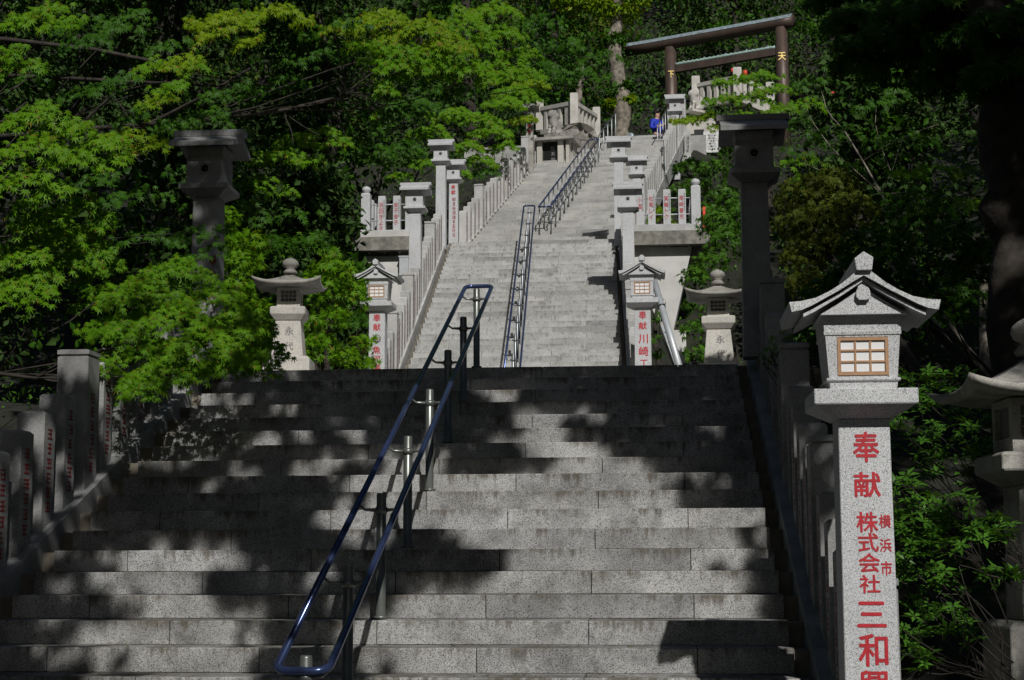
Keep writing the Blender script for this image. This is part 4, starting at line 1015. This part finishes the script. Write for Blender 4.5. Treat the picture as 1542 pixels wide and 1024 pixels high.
fgF = [(560, 22, 20, 70, 1), (620, 38, 20, 70, 1), (690, 28, 20.5, 60), (650, 62, 20, 60, 1), (600, 72, 19.8, 60, 0), (545, 65, 19.6, 46), (700, 62, 20.6, 60, 0), (745, 45, 21, 50), (770, 78, 21.2, 46), (580, 96, 19.6, 50), (640, 96, 20, 56), (700, 98, 20.4, 60), (760, 108, 21, 56),
       (810, 95, 21.6, 52, 2), (850, 100, 22, 50, 2), (880, 110, 22.2, 42, 2), (510, 110, 19.4, 56), (560, 130, 19.6, 46), (620, 130, 20, 44, 2), (690, 135, 20.6, 50, 2), (500, 35, 19.5, 60, 2), (840, 60, 22, 50, 2), (800, 28, 21.6, 50, 2), (740, 10, 21, 50), (470, 150, 19.2, 56), (520, 165, 19.5, 46, 0), (480, 195, 19.4, 50), (545, 195, 19.8, 42, 2), (440, 210, 19.2, 50, 2), (600, 165, 20.2, 50, 2), (900, 80, 22.5, 36, 2)]
fgF = [(q[0], q[1], q[2]*.86, *q[3:]) for q in fgF]
maple_px('large maple reaching from the left over the top middle, sunlit upper layers', fgF, (-11.2, 17.5, .8), (-10.6, 17.6, 8.6), MM, 'star7', .066, 1.7, r=.14)
fgG = [(680, 165, 40, 40), (720, 175, 40, 34), (760, 150, 41, 34), (740, 190, 40, 34), (700, 215, 39.5, 34), (650, 190, 39, 34), (720, 235, 40, 30), (755, 215, 40.6, 26), (640, 240, 38.6, 26), (610, 215, 38, 30, 2), (690, 255, 39.4, 22), (790, 175, 42, 22, 1), (775, 130, 42, 40), (600, 260, 38, 22), (730, 255, 40, 20, 2), (560, 220, 37, 40, 2), (620, 150, 38, 50, 2), (800, 120, 43, 30, 1)]
maple_px('round crowned maple behind the left lantern towers and the upper balustrade', fgG, (-8.2, 39.8, 5.6), (-7.0, 40, 10.5), MM, 'star5', .12, 1.5, r=.2, ybias=.9, droop=.5)
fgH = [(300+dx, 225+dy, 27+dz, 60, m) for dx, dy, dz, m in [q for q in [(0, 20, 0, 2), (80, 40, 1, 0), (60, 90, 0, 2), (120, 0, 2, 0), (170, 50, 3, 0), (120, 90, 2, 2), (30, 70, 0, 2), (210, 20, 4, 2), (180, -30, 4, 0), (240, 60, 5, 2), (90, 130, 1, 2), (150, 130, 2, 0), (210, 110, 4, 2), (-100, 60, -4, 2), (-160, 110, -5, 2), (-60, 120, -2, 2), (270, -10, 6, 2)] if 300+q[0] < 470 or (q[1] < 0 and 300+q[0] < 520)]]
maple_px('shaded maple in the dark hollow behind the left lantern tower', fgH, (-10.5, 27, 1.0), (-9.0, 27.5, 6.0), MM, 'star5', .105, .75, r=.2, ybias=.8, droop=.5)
# round mounds behind the left stone lantern
def mounds(label, pts, mi, size, dens, base, gname, kind='star5', mats=None, flat=.75, name='maple_shrub', cat='shrub'):
    items = []; tips = []
    for x, y, Y, hw in pts:
        c = at(x, y, Y); R = hw*Y/F_PX; n = int(1.9*dens*R*R*12/size**2)
        P, ax, nr, sz, k = clump(c, R, n, size, kind, flat); ax = ax+np.array([0, -.15, -.5]); items.append((P, ax, nr, sz, k, mi)); tips.append(c-np.array([0, 0, R*.3]))
    return tree(name, label, cat, base, tips[0], items, mats or MM, M['bark'], .07, tips[:12], gname, 'foliage')
g_ = 'rounded shrubs behind the left stone lantern'
mounds('bright rounded maple shrub directly right of the left stone lantern', [(500, 410, 23, 36), (480, 440, 23, 40), (520, 450, 23.5, 38), (470, 490, 22.6, 26), (535, 430, 24, 24), (505, 480, 23, 26)], 0, .085, .62, (-3.5-1.6, 23.3, 2.2), g_)
mounds('lower rounded shrub at the foot of the left stone lantern', [(480, 525, 22, 34), (520, 540, 22, 26), (450, 545, 21.5, 22), (545, 520, 23, 24), (555, 548, 23, 16)], 0, .085, .55, (-5.2, 22.0, 2.0), g_)
mounds('maple shrub between the leaf covered tower and the left stone lantern', [(365, 400, 22, 36), (350, 440, 21.6, 36), (385, 470, 22, 30), (375, 370, 23, 34), (345, 365, 22.5, 30), (395, 500, 22, 26), (360, 500, 21.5, 30), (370, 540, 21, 30), (340, 330, 23, 30)], 0, .085, .5, (-6.6, 22.2, 2.0), g_)
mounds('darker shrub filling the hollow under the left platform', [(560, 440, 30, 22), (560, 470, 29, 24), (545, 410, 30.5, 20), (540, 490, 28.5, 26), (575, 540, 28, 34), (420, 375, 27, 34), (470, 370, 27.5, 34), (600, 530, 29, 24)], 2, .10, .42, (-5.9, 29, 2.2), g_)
# right side
fgR = [(1105, 118, 40, 34), (1140, 110, 39, 34), (1085, 145, 39.6, 30), (1130, 140, 39, 40), (1165, 130, 38.4, 34), (1175, 160, 37.5, 30), (1060, 172, 40, 34, 1), (1030, 178, 41, 24, 1), (1110, 170, 38, 26), (1200, 180, 37, 40, 2), (1215, 120, 38.6, 26, 2), (1085, 186, 38.5, 20, 1)]
maple_px('maple with layered sprays in front of the upper right stone fence', fgR, (2.9, 39, 7.2), (2.6, 39.2, 11.2), MM, 'star5', .105, 1.1, r=.14, ybias=.8)
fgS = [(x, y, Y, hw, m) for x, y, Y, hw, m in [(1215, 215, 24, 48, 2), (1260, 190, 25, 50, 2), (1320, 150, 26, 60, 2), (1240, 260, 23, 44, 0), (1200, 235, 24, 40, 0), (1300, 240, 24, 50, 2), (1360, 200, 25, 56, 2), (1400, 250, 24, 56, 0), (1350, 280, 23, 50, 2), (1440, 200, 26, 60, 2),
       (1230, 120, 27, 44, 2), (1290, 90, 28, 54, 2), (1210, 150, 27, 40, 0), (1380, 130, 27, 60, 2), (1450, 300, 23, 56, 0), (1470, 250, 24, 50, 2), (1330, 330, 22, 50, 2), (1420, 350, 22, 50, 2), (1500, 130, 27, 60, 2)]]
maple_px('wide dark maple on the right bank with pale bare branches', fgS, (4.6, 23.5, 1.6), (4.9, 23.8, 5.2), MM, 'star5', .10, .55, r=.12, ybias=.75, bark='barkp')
OL = [M['olive'], M['mapled'], M['bush']]
mounds('olive green bush right behind the tall right lantern tower', [(1215, 300, 21.5, 50), (1255, 285, 21.5, 45), (1200, 340, 21.3, 40), (1240, 340, 21, 50), (1280, 320, 21, 44), (1220, 385, 21, 46), (1270, 380, 20.8, 46), (1215, 430, 20.8, 36)], 0, .08, .55, (3.3, 18.6, 1.8), 'bushes on the right bank', mats=OL, name='bush', cat='bush')
mounds('dim bush in the shade above the roof of the big lantern pillar', [(1320, 380, 17, 60), (1380, 330, 18, 60), (1440, 380, 17, 60), (1350, 440, 16, 60), (1430, 460, 16, 60), (1490, 400, 17, 60), (1250, 450, 16.5, 50), (1290, 420, 16, 50)], 1, .085, .45, (4.6, 16.6, 1.2), 'bushes on the right bank', mats=OL, name='bush', cat='bush')
mounds('low bush on the slope beside the upper right balustrade', [(1035, 255, 41, 26), (1050, 285, 40, 26), (1075, 260, 40, 30), (1020, 290, 41, 20), (1090, 300, 39, 30), (1110, 230, 40, 30), (1060, 320, 38.5, 22), (1110, 270, 39, 26), (1005, 318, 40.5, 14)], 2, .11, .5, (2.2, 39.8, 8.8), 'bushes on the right bank', mats=OL, name='bush', cat='bush')
mounds('yellow green bush seen through the posts of the right platform', [(995, 325, 38.5, 16), (975, 340, 38, 14), (985, 315, 39, 12), (1010, 340, 37.8, 12)], 2, .09, .6, (.5, 38.4, 7.4), 'bushes on the right bank', mats=[M['olive'], M['mapled'], M['maple2']], name='bush', cat='bush')
mounds('green bush between the retaining wall and the right stone lantern', [(1045, 420, 27, 26), (1052, 460, 26.5, 26), (1048, 500, 26, 26), (1050, 535, 25.6, 24), (1070, 400, 28, 30), (1100, 370, 29, 40), (1085, 340, 31, 40), (1120, 320, 31, 34)], 2, .095, .5, (1.75, 26.4, 2.0), 'bushes on the right bank', mats=OL, name='bush', cat='bush')
mounds('tangled plant on the bank beside the right small lantern pillar', [(990, 455, 28, 12), (988, 480, 27.5, 12), (986, 510, 27, 12), (992, 535, 26.6, 12)], 2, .085, .35, (.35, 27.4, 2.0), 'bushes on the right bank', mats=OL, name='bush', cat='bush')
# near right: azaleas behind the big lantern pillar
def azalea(label, pts, base, size=.06, dens=.16, mats=None, group='azaleas behind the big lantern pillar', kind='rosette'):
    items = []; tips = []
    for x, y, Y, hw in pts:
        c = at(x, y, Y); R = hw*Y/F_PX; n = int(max(8, 2.4*dens*R*R*12/size**2))
        P, ax, nr, sz, k = clump(c, R, n, size, kind, .8)
        ax = rng.normal(0, 1, (n, 3))*[1, 1, .3]; nr = np.array([0, -.35, 1.])+rng.normal(0, .42, (n, 3))
        items.append((P, ax, nr, sz, k, 0)); tips.append(c)
        for _ in range(3): tips.append(P[rng.integers(0, n)]) if n else None
    return tree('azalea_bush', label, 'azalea', base, np.array(base)+[0, 0, .7], items, mats or [M['azalea']], M['bark'], .022, tips[:36], group, 'foliage')
azalea('azalea with glossy leaf rosettes right beside the shaft of the big lantern pillar', [(1385, 790, 8.9, 50), (1400, 830, 8.7, 46), (1430, 800, 8.8, 34), (1365, 750, 9.1, 40), (1375, 860, 8.8, 34), (1425, 870, 8.6, 24), (1440, 760, 8.9, 30), (1350, 820, 9.0, 34)], (2.05, 9.0, -.75))
azalea('lowest azalea in the bottom right, leaves against black shade', [(1380, 950, 8.2, 34), (1420, 930, 8.2, 36), (1450, 960, 8.1, 26), (1370, 990, 8.2, 28), (1400, 1000, 8.1, 26)], (2.0, 8.3, -.75))
azalea('thin azalea twigs crossing the lichen spotted lantern at the right edge', [(1500, 795, 8.2, 22), (1480, 810, 8.2, 14), (1520, 808, 8.1, 14), (1495, 870, 8.1, 18), (1520, 865, 8.1, 10), (1470, 800, 8.2, 12)], (2.45, 8.3, -.75), dens=.12)
azalea('shaded azalea mass behind the big lantern box', [(1400, 640, 11, 70), (1380, 600, 11.5, 60), (1440, 680, 10.6, 60), (1370, 690, 10.4, 50), (1450, 600, 11.6, 60), (1400, 730, 10, 50), (1490, 700, 10.8, 60), (1460, 880, 9.8, 60), (1410, 900, 9.6, 60), (1500, 620, 11.6, 50)], (3.1, 11, -.4), dens=.075)
azalea('small leaved sprig sticking out over the right balustrade', [(1180, 520, 12.6, 26), (1160, 535, 12.6, 16), (1205, 530, 12.5, 22), (1150, 545, 12.6, 10), (1215, 510, 12.6, 14), (1190, 545, 12.5, 12)], (1.75, 12.7, .4), size=.024, dens=.10, mats=[M['bush']])

# ------------------------------------------------------------------ forest behind
def cedar(base, h, R, label, mats, size=.2, n_cl=46, per=70, group='trees of the wood behind', z0=.2, name='forest_tree', cat='tree', bark='bark', tr=.22):
    items = []
    for k in range(n_cl):
        t = z0+(1-z0)*(k+.5)/n_cl; rr = R*(1.05-t)**.6*(.75+.5*random.random()); a = random.uniform(0, 6.283); q = random.uniform(.35, 1)
        c = (base[0]+rr*q*math.cos(a), base[1]+rr*q*math.sin(a), base[2]+h*t)
        P, ax, nr, sz, kk = clump(c, R*random.uniform(.28, .46), per, size, 'oval', .62); items.append((P, ax, nr, sz, kk, random.choice([0, 0, 1])))
    return tree(name, label, cat, base, (base[0]+random.uniform(-.3, .3), base[1], base[2]+h*.92), items, mats, M[bark], tr, None, group)
WM = [M['cedar'], M['mapled']]; WM2 = [M['mapled'], M['olive']]
spots = []
for Y, dx in ((58, 5.2), (66, 6.0), (76, 7.0), (90, 8.4)):
    x = -30*Y/60
    while x < 30*Y/60:
        spots.append((x+random.uniform(-1, 1), Y+random.uniform(-2.5, 2.5))); x += dx
LM = [(60, 'above the far left corner leaves'), (150, 'left of the left lantern tower'), (240, 'just left above the left lantern tower'), (330, 'straight above the left lantern tower'), (420, 'above the left stone lantern'), (510, 'above the left platform'),
      (600, 'above the two left white towers'), (690, 'over the round crowned maple'), (780, 'left above the plaque shelter'), (870, 'right above the plaque shelter'), (950, 'behind the mottled trunk'), (1030, 'behind the left gate column'),
      (1110, 'between the gate columns'), (1200, 'behind the right gate column'), (1290, 'above the tall right lantern tower'), (1380, 'above the roof of the big lantern pillar'), (1470, 'above the bare pale branches'), (1560, 'at the upper right edge')]
rows = {58: 'nearest row', 66: 'second row upslope', 76: 'third row upslope', 90: 'highest on the slope'}
used_l = set()
for i, (x, y) in enumerate(spots):
    k = i % 2
    if y < 62 and -3 < x < 9: continue
    h = random.uniform(10, 15)*(1+.004*(y-58)); q = px((x, y, ground_z(x, y)+h*.6))[0]
    if not 15 < q < 1530: continue
    lm = min(LM, key=lambda t: abs(t[0]-q))[1]; rw = rows[min(rows, key=lambda r_: abs(r_-y))]
    lab = ('dark evergreen ' if k == 0 else 'rounded tree ')+lm+', '+rw
    if lab in used_l: continue
    used_l.add(lab)
    cedar((x, y, ground_z(x, y)-.3), h, random.uniform(3.0, 4.0), lab, (WM, WM2)[k], .26, 46, 110)
for (x, y, h, R, lab) in ((-10.5, 33, 11, 3.4, 'dark tree in the hollow left of the left platform'), (-13, 42, 14, 4, 'dark tree behind the hollow, above the left stone lantern'), (-10, 48, 13, 3.6, 'dark tree behind the round crowned maple'), (-15, 30, 13, 4, 'dark tree behind the top of the left lantern tower'),
                     (-11.5, 23.5, 9, 3.0, 'dark tree low behind the shaft of the left lantern tower'), (-12, 18, 12, 3.4, 'dark tree at the far left behind the near maples'), (-6, 53, 13, 3.0, 'dark tree behind the stone fence above the plaque shelter'), (-8.2, 28, 6.5, 2.4, 'low dark tree behind the left stone lantern'), (-8.3, 37, 8.0, 2.6, 'dark tree right against the left end of the left platform'), (-7.4, 33, 5.5, 1.9, 'small dark tree in the gap beside the left platform corner post')):
    cedar((x, y, ground_z(x, y)-.3), h, R, lab, WM, .2, 52, 110, group='dark trees on the left bank')
for (x, y, h, R, lab) in ((7, 31, 10, 3.2, 'dark tree right behind the tall right lantern tower'), (10, 26, 12, 3.6, 'dark tree behind the bare pale branches'), (6.8, 41, 8, 2.4, 'dark tree below the upper right stone fence'), (10, 40, 13, 3.8, 'dark tree right of the upper stone fence'), (8, 19.5, 9, 2.8, 'dark tree behind the thick black trunk'), (14, 32, 14, 4, 'dark tree at the upper right behind the black trunk'), (4.3, 32, 7, 2.2, 'dark tree right of the right platform')):
    cedar((x, y, ground_z(x, y)-.3), h, R, lab, WM, .2, 52, 110, group='dark trees on the right bank')
def bare_trunk(name, label, pts, rad, mat, cat='tree', crown=None, leafm=None):
    root = empty(name, pts[0]); tag(root, label, cat); b = np.array(pts[0]); mb = MB()
    P = [np.array(p)-b for p in pts]; Q = []; R = []; n = 26
    for k in range(n):
        t = k/(n-1)*(len(P)-1); i = min(int(t), len(P)-2); q = P[i]+(P[i+1]-P[i])*(t-i); Q.append(q+rng.normal(0, .03, 3)); R.append((rad[0]+(rad[1]-rad[0])*k/(n-1))*(1+.08*rng.normal()))
    mb.tube(Q, R, 14); mb.build('trunk', M[mat], root)
    if crown:
        ar = [(v-b, f, m) for v, f, m in arrs(crown)]; link('crown', tri_mesh('crown', ar, leafm), root)
    return root
cr = [(*clump(at(x, y, 52.5), hw*52/F_PX, 420, .16, 'oval', .7), m) for x, y, hw, m in ((870, 8, 22, 1), (905, 12, 26, 1), (940, 20, 22, 1), (850, 2, 20, 1), (955, 2, 26, 1), (900, -20, 40, 0), (950, -40, 50, 0), (860, -40, 40, 0), (925, 62, 16, 0), (942, 130, 10, 0), (930, 138, 8, 0), (920, 158, 9, 1), (945, 150, 9, 1))]
bare_trunk('mottled_tree', 'tall tree with pale mottled bark rising beside the left end of the gate beam', [at(938, 238, 52.5), at(936, 150, 52.5), at(925, 80, 52.5), at(932, -20, 52.6), at(936, -90, 52.6)], (.30, .17), 'barkp', crown=cr, leafm=[M['mapled'], M['maple2']])
bare_trunk('broken_trunk', 'slim pale dead trunk behind the stone fence above the plaque shelter', [at(868, 215, 52), at(870, 160, 52), at(874, 122, 52), at(878, 95, 52)], (.16, .07), 'barkp')
b0, b1, b2 = at(1532, 470, 13.5), at(1520, 300, 13.5), at(1500, 30, 13.6)
crn = [(*spray(at(x, y, Y), hw*Y/F_PX, hw*Y/F_PX*.8, 0, int(700*(hw/60)**2), .085, 'star5', .4, 0, .06), m) for x, y, Y, hw, m in
       ((1285, 15, 15, 50, 0), (1320, 45, 15, 60, 0), (1390, 30, 14.5, 80, 0), (1470, 40, 14, 80, 0), (1520, 90, 13, 70, 0), (1350, 80, 15, 60, 0), (1440, 100, 14.5, 60, 0), (1290, 80, 15.5, 40, 0), (1330, 5, 15, 70, 0), (1430, -10, 14, 90, 0), (1530, 20, 13, 80, 0), (1270, -25, 15.5, 60, 0))]
bare_trunk('dark_tree', 'thick black tree trunk at the right edge with dark leaves across the upper right corner', [b0+[0, 0, -3.0], b0, b1, b2, b2+[-.2, 0, 2.5]], (.26, .17), 'bark', crown=crn, leafm=[M['mapled']])
# the wood all round the viewer: out of the picture, it closes off the low sky
for i, (x, y, h, R) in enumerate(((-10, 2, 16, 4.2), (-13, 9, 17, 4.2), (-11, -6, 17, 4.5), (-5, -13, 18, 4.6), (2, -16, 18, 4.6), (9, -15, 17, 4.6), (13, -8, 17, 4.5), (14, 0, 17, 4.5), (13, 8, 16, 4.2), (15, 14, 15, 4.2), (-16, -2, 19, 4.6), (18, 5, 19, 4.6), (-18, 8, 18, 4.6), (20, -4, 19, 4.6))):
    cedar((x, y, ground_z(x, y)-.2), h, R, 'tall broad woodland tree around the viewer, '+['close on the left', 'left beyond the near maple trunks', 'behind the left shoulder', 'straight behind the left railing', 'straight behind the steps', 'behind the right shoulder', 'further behind on the right', 'close on the right', 'right of the lichen spotted lantern', 'right beyond the azaleas', 'far out on the left', 'far out on the right', 'far left of the balustrade', 'far right behind the viewer'][i], WM, .5, 44, 44, group='woodland around the viewer', z0=.12)
# low undergrowth covering the banks (nobody could count it)
P = []
while len(P) < 60000:
    X = rng.uniform(-24, 22); Y = rng.uniform(8, 62)
    if abs(X-cx(Y)) < (3.6 if Y < 17 else 2.9): continue
    if 15 < Y < 24.5 and abs(X-cx(Y)) < 3.9: continue
    P.append((X, Y, ground_z(X, Y)+rng.uniform(0, .28)))
P = np.array(P); n = len(P)
ar = [(*leaf_arrays(P, rng.normal(0, 1, (n, 3))+[0, -.3, .3], rng.normal(0, .5, (n, 3))+[0, -.4, 1], .035+(.0012*P[:, 1]+.05)*rng.random(n), 'oval'), 0)]
far = []
X = rng.uniform(-60, 60, 330000); Y = 50+rng.random(330000)**1.7*95
okk = (np.abs(X) < 8+Y*.32) & ~((Y < 57) & (np.abs(X-1) < 7)); X, Y = X[okk], Y[okk]
gz = np.array([ground_z(a, b) for a, b in zip(X, Y)])
hz = 2.6+2.2*np.sin(X*.9+Y*.5)*np.sin(Y*.8-X*.3)+1.2*np.sin(X*2.1)*np.sin(Y*1.7)
hz = np.maximum(hz, .2)*np.minimum(1, (Y-49)/6)
P2 = np.stack([X, Y, gz+hz*(.55+.45*rng.random(len(X)))], 1); n2 = len(P2)
ar2 = [(*leaf_arrays(P2, rng.normal(0, 1, (n2, 3))+[0, -.3, -.4], rng.normal(0, .6, (n2, 3))+[0, -.6, 1], .11+.17*rng.random(n2)+.0012*(P2[:, 1]-50), 'oval'), 0)]
tag(link('far_wood', tri_mesh('far_wood', ar2, [M['cedar']]), None), kind='stuff')
tag(link('undergrowth', tri_mesh('undergrowth', ar, [M['bush']]), None), kind='stuff')
P = []
for _ in range(2200):
    k = rng.integers(N1A, N1B+1); X = rng.uniform(X1L, X1R); P.append((X, Y1+k*T1+.06+abs(rng.normal(0, .10)) % .28, k*RISE+.006))
P = np.array(P[:700]); n = len(P)
ar = [(*leaf_arrays(P, rng.normal(0, 1, (n, 3))*[1, 1, .1], rng.normal(0, .2, (n, 3))+[0, 0, 1], .02+.02*rng.random(n), 'oval'), 0)]
tag(link('fallen_leaves', tri_mesh('fallen_leaves', ar, [M['olive']]), None), kind='stuff')

# ------------------------------------------------------------------ crowns overhead, out of the picture: leaves placed up-sun to shade steps, banks and sky
GRID = """
0 0 0 0 0 0 0 1 2 1 1 2 1 2 1 5 2 2 0 0 1 0 0 0
0 0 0 0 0 0 0 2 3 2 2 1 1 1 1 6 5 2 1 0 1 1 0 0
0 0 0 0 0 2 1 4 3 1 1 3 1 1 1 2 6 4 4 3 4 1 2 0
0 0 0 0 0 3 2 4 3 3 2 2 1 3 2 3 8 9 6 3 1 1 1 0
0 0 0 0 0 1 0 1 2 3 5 5 7 6 2 1 4 9 9 6 1 0 1 0
0 0 0 0 1 1 2 4 2 2 4 4 6 8 7 7 8 9 9 9 8 3 1 0
0 0 1 1 1 2 2 2 1 1 1 4 7 8 9 9 9 9 9 9 8 3 2 0
0 0 2 1 1 1 1 1 1 1 2 5 8 9 9 9 9 9 9 9 9 8 8 1
0 0 3 3 1 1 2 1 1 2 4 6 8 4 6 9 9 9 9 9 9 8 8 1
0 1 2 2 2 4 4 2 1 1 3 2 1 0 1 4 9 9 9 9 9 8 8 1
1 1 3 3 6 8 6 2 2 2 3 2 1 1 0 2 9 9 9 9 9 9 7 1
1 2 3 4 7 8 5 2 2 3 3 1 0 0 1 5 9 9 9 9 9 9 6 1
1 2 2 4 4 5 3 1 2 4 3 3 4 7 9 9 9 9 9 9 9 9 8 1
0 1 2 3 4 6 4 3 3 2 2 4 7 8 9 9 9 9 9 9 9 8 5 1
0 2 4 4 6 6 5 4 4 3 2 7 8 9 9 9 9 9 9 9 9 8 8 2
1 1 6 5 5 6 6 6 5 4 5 8 9 9 9 9 9 9 9 9 9 8 8 3
1 2 3 5 6 7 6 5 3 2 3 4 6 8 9 9 9 9 9 9 9 8 8 3
1 1 2 6 5 6 6 4 3 4 2 3 7 8 9 9 9 9 9 9 9 9 5 2"""
G = np.array([[float(v) for v in l.split()] for l in GRID.strip().split('\n')])/9  # wanted share of sun on the lower steps; it shapes the crown leaves
def gsample(x, y):
    u = min(max(x/50., 0), 22.99); v = min(max((y-575)/25., 0), 16.99); i, j = int(u), int(v); a, b = u-i, v-j
    return (G[j, i]*(1-a)+G[j, i+1]*a)*(1-b)+(G[j+1, i]*(1-a)+G[j+1, i+1]*a)*b
from mathutils import noise as NZ
def n01(p, s): return min(1, max(0, .5+.85*NZ.noise(Vector(p)*s)+.32*NZ.noise(Vector(p)*s*2.7)))
canP = []; canR = []
s1v = SUN
area = 0
for _ in range(80000):
    X = rng.uniform(-4.9, 1.35); Y = rng.uniform(7.6, 15.7); z = RISE/T1*(Y-Y1)+.05
    x, y = px((X, Y, z))
    v = gsample(x, y) if y > 570 else .08
    if X < -4.3: v = .36
    if X > .85: v = .30 if Y > 10.5 else .85
    wl = min(1, max(0, (x-560)/180)); v = min(1, v*(1.02-.02*wl)+.11*(1-wl)) if X < .85 else v
    nn = n01((X, Y, 0), 2.6)*wl+(1-wl)*(.45*n01((X, Y, 0), 2.4)+.55*n01((X, Y, 3), 6.0))
    if nn < v*1.12-.04: continue
    k = 5.6+1.2*n01((X, Y, 5), 1.3); canP.append(np.array([X, Y, z])+SUN*k)
canP = np.array(canP); canP = canP[rng.permutation(len(canP))[:30000]]
LIT = [(-2.0, -1.4, 7.8, 8.2, -.5, .1, .8), (.95, 1.3, 10.2, 10.8, .5, 1.5, .8), (.70, 1.40, 7.5, 8.35, -.7, 2.2, 1.0), (-5.6, -3.5, 12.2, 13.4, 1.9, 4.2, .92), (.4, 1.3, 19.2, 20.1, 2.6, 4.6, 1.0), (.85, 1.4, 14.6, 15.0, 5.02, 5.2, .55), (-8.5, -3, 14, 17.5, 3.5, 8, .8), (-8, -4.5, 11.5, 13, 3, 6, 1.0)]
def keep_lit(P):
    k = np.ones(len(P), bool)
    for x0, x1, y0, y1, z0, z1, pr in LIT:
        hit = np.zeros(len(P), bool)
        for z in np.linspace(z0, z1, 12):
            q = P-SUN*(P[:, 2:3]-z); hit |= (q[:, 0] > x0) & (q[:, 0] < x1) & (q[:, 1] > y0) & (q[:, 1] < y1) & (P[:, 2] > z)
        k &= ~(hit & (rng.random(len(P)) < pr))
    return P[k]
canP = keep_lit(canP)
def shade_box(x0, x1, y0, y1, z0, z1, v, n, k0, dk, ns=2.0):  # unseen leaves added up-sun of a box to put it in shade
    out = []
    for _ in range(n):
        p = np.array([rng.uniform(x0, x1), rng.uniform(y0, y1), rng.uniform(z0, z1)])
        # project along the sun to a reference plane so that the noise pattern is consistent
        q = p-SUN*(p[2]-z0)
        if n01((q[0], q[1], 9), ns) < v: continue
        out.append(p+SUN*(k0+dk*rng.random()))
    return np.array(out)
canR = np.concatenate([shade_box(.75, 1.7, 14.3, 15.9, 2.4, 4.95, .15, 2600, 6, 1), shade_box(.75, 1.5, 14.6, 15.4, 4.95, 5.3, .52, 240, 6, 1, 3.0), shade_box(-4.9, -4.0, 14.2, 15.6, 2.4, 5.3, .24, 3200, 6, 1, 3.2),
                       shade_box(1.5, 5.2, 12, 17.5, 1, 4.5, .26, 7000, 6.5, 1.2, 1.1), shade_box(2.4, 8.5, 17, 27, 3, 8, .40, 9000, 9.5, 2, .8),
                       shade_box(2.2, 5.5, 9.4, 12, .2, 2.2, .22, 3200, 7, 1, 1.4), shade_box(2.2, 3.2, 8.3, 10.2, .4, 2.6, .35, 1200, 7, 1, 1.4),
                       shade_box(2.0, 6.0, 12.5, 17, 4.5, 7.5, .2, 3500, 7, 1, 1.1)])
lit_keep = shade_box(.35, 1.3, 18.9, 20.2, 2.6, 4.4, .62, 700, 7, 1)
canR = keep_lit(np.concatenate([canR, lit_keep]))
def overhead(name_label, P, base, size, mat, nt=18, guard=False):
    if guard:
        LIT.append((-7.5, 1.6, 7.3, 17, -.8, 6.5, 1.0)); P = keep_lit(P); LIT.pop()
        LIT.append((-5, 2.0, 17, 36, 2.4, 9, 1.0)); P = keep_lit(P); LIT.pop()
    n = len(P); it = (P, rng.normal(0, 1, (n, 3))*[1, 1, .5], rng.normal(0, .5, (n, 3))+SUNN*1.2, size*(.7+.6*rng.random(n)), 'star5', 0)
    c = P.mean(0); tips = [P[i] for i in rng.permutation(n)[:nt]]
    return tree('maple_tree', name_label, 'maple', base, (base[0], base[1]+.5, 8.2), [it], [mat], M['bark'], .16, tips, 'maples arching over the viewer')
lef = canP[:, 0] < .2
overhead('maple arching over the viewer from the left, its leaves dappling the lower steps', canP[lef], (-7.5, 5.0, -.95), .12, M['canopy'])
overhead('maple arching over the viewer from the right, shading the right of the lower steps', canP[~lef], (5.6, 3.0, -.95), .12, M['canopy'], nt=7)
hp = np.stack([rng.uniform(-14, -6.8, 9000), rng.uniform(15, 36, 9000), rng.uniform(11.5, 14, 9000)+0], 1); hp[:, 2] += (hp[:, 1]-15)*.28  # unseen leaf layer added to shade the ground of the hollow
overhead('unseen high crown added above the hollow on the left to keep its ground black', hp[np.array([n01((p[0], p[1], 2), .5) > .3 for p in hp])], (-14, 24, .5), .30, M['canopy'], guard=True)
hp = np.stack([rng.uniform(6, 15, 7000), rng.uniform(12, 34, 7000), rng.uniform(12, 14.5, 7000)], 1); hp[:, 2] += (hp[:, 1]-15)*.28  # another unseen layer, added to darken the right bank
overhead('unseen high crown added above the right bank to keep its ground black', hp[np.array([n01((p[0], p[1], 2), .5) > .35 for p in hp])], (15, 22, .5), .30, M['canopy'], guard=True)
n = 6500; hp = np.stack([rng.uniform(-10.5, -4.9, n), rng.uniform(20, 33.5, n), rng.uniform(0, 1.6, n)], 1); hp[:, 2] += .38*hp[:, 1]+2.4  # out-of-view leaves added to darken the hollow by the platform
overhead('unseen crown added above the hollow left of the left platform to blacken it', hp[np.array([n01((p[0], p[1], 7), .8) > .34 for p in hp])], (-15, 30, 1), .26, M['canopy'], guard=True)
n = 15000; hp = np.stack([rng.uniform(-19, 19, n), rng.uniform(-22, -1.5, n), rng.uniform(10.5, 14, n)], 1); hp[:, 2] += np.abs(hp[:, 1]+8)*-.15  # leaf layer added overhead to block sky light; sun paths stay open
overhead('unseen broad crown added high behind the viewer to block the sky', hp, (-6, -9, -.95), .55, M['canopy'], guard=True)
n = 9000; hp = np.stack([rng.uniform(7.5, 17, n), rng.uniform(-2, 13, n), rng.uniform(9, 13, n)], 1); h2 = hp*[-1, 1, 1]+[-.5, 0, 0]  # side layers, likewise added out of view to cut sky light
overhead('unseen broad crown added high on the right of the viewer to block the sky', hp, (12, 4, -.95), .5, M['canopy'], guard=True)
overhead('unseen broad crown added high on the left of the viewer to block the sky', h2, (-12.5, 4, -.95), .5, M['canopy'], guard=True)
overhead('unseen maple crown added right of the viewer to keep the right bank dark', canR, (6.5, 8.5, -.7), .16, M['canopy'])
print('TRIS leaf', NT[0])
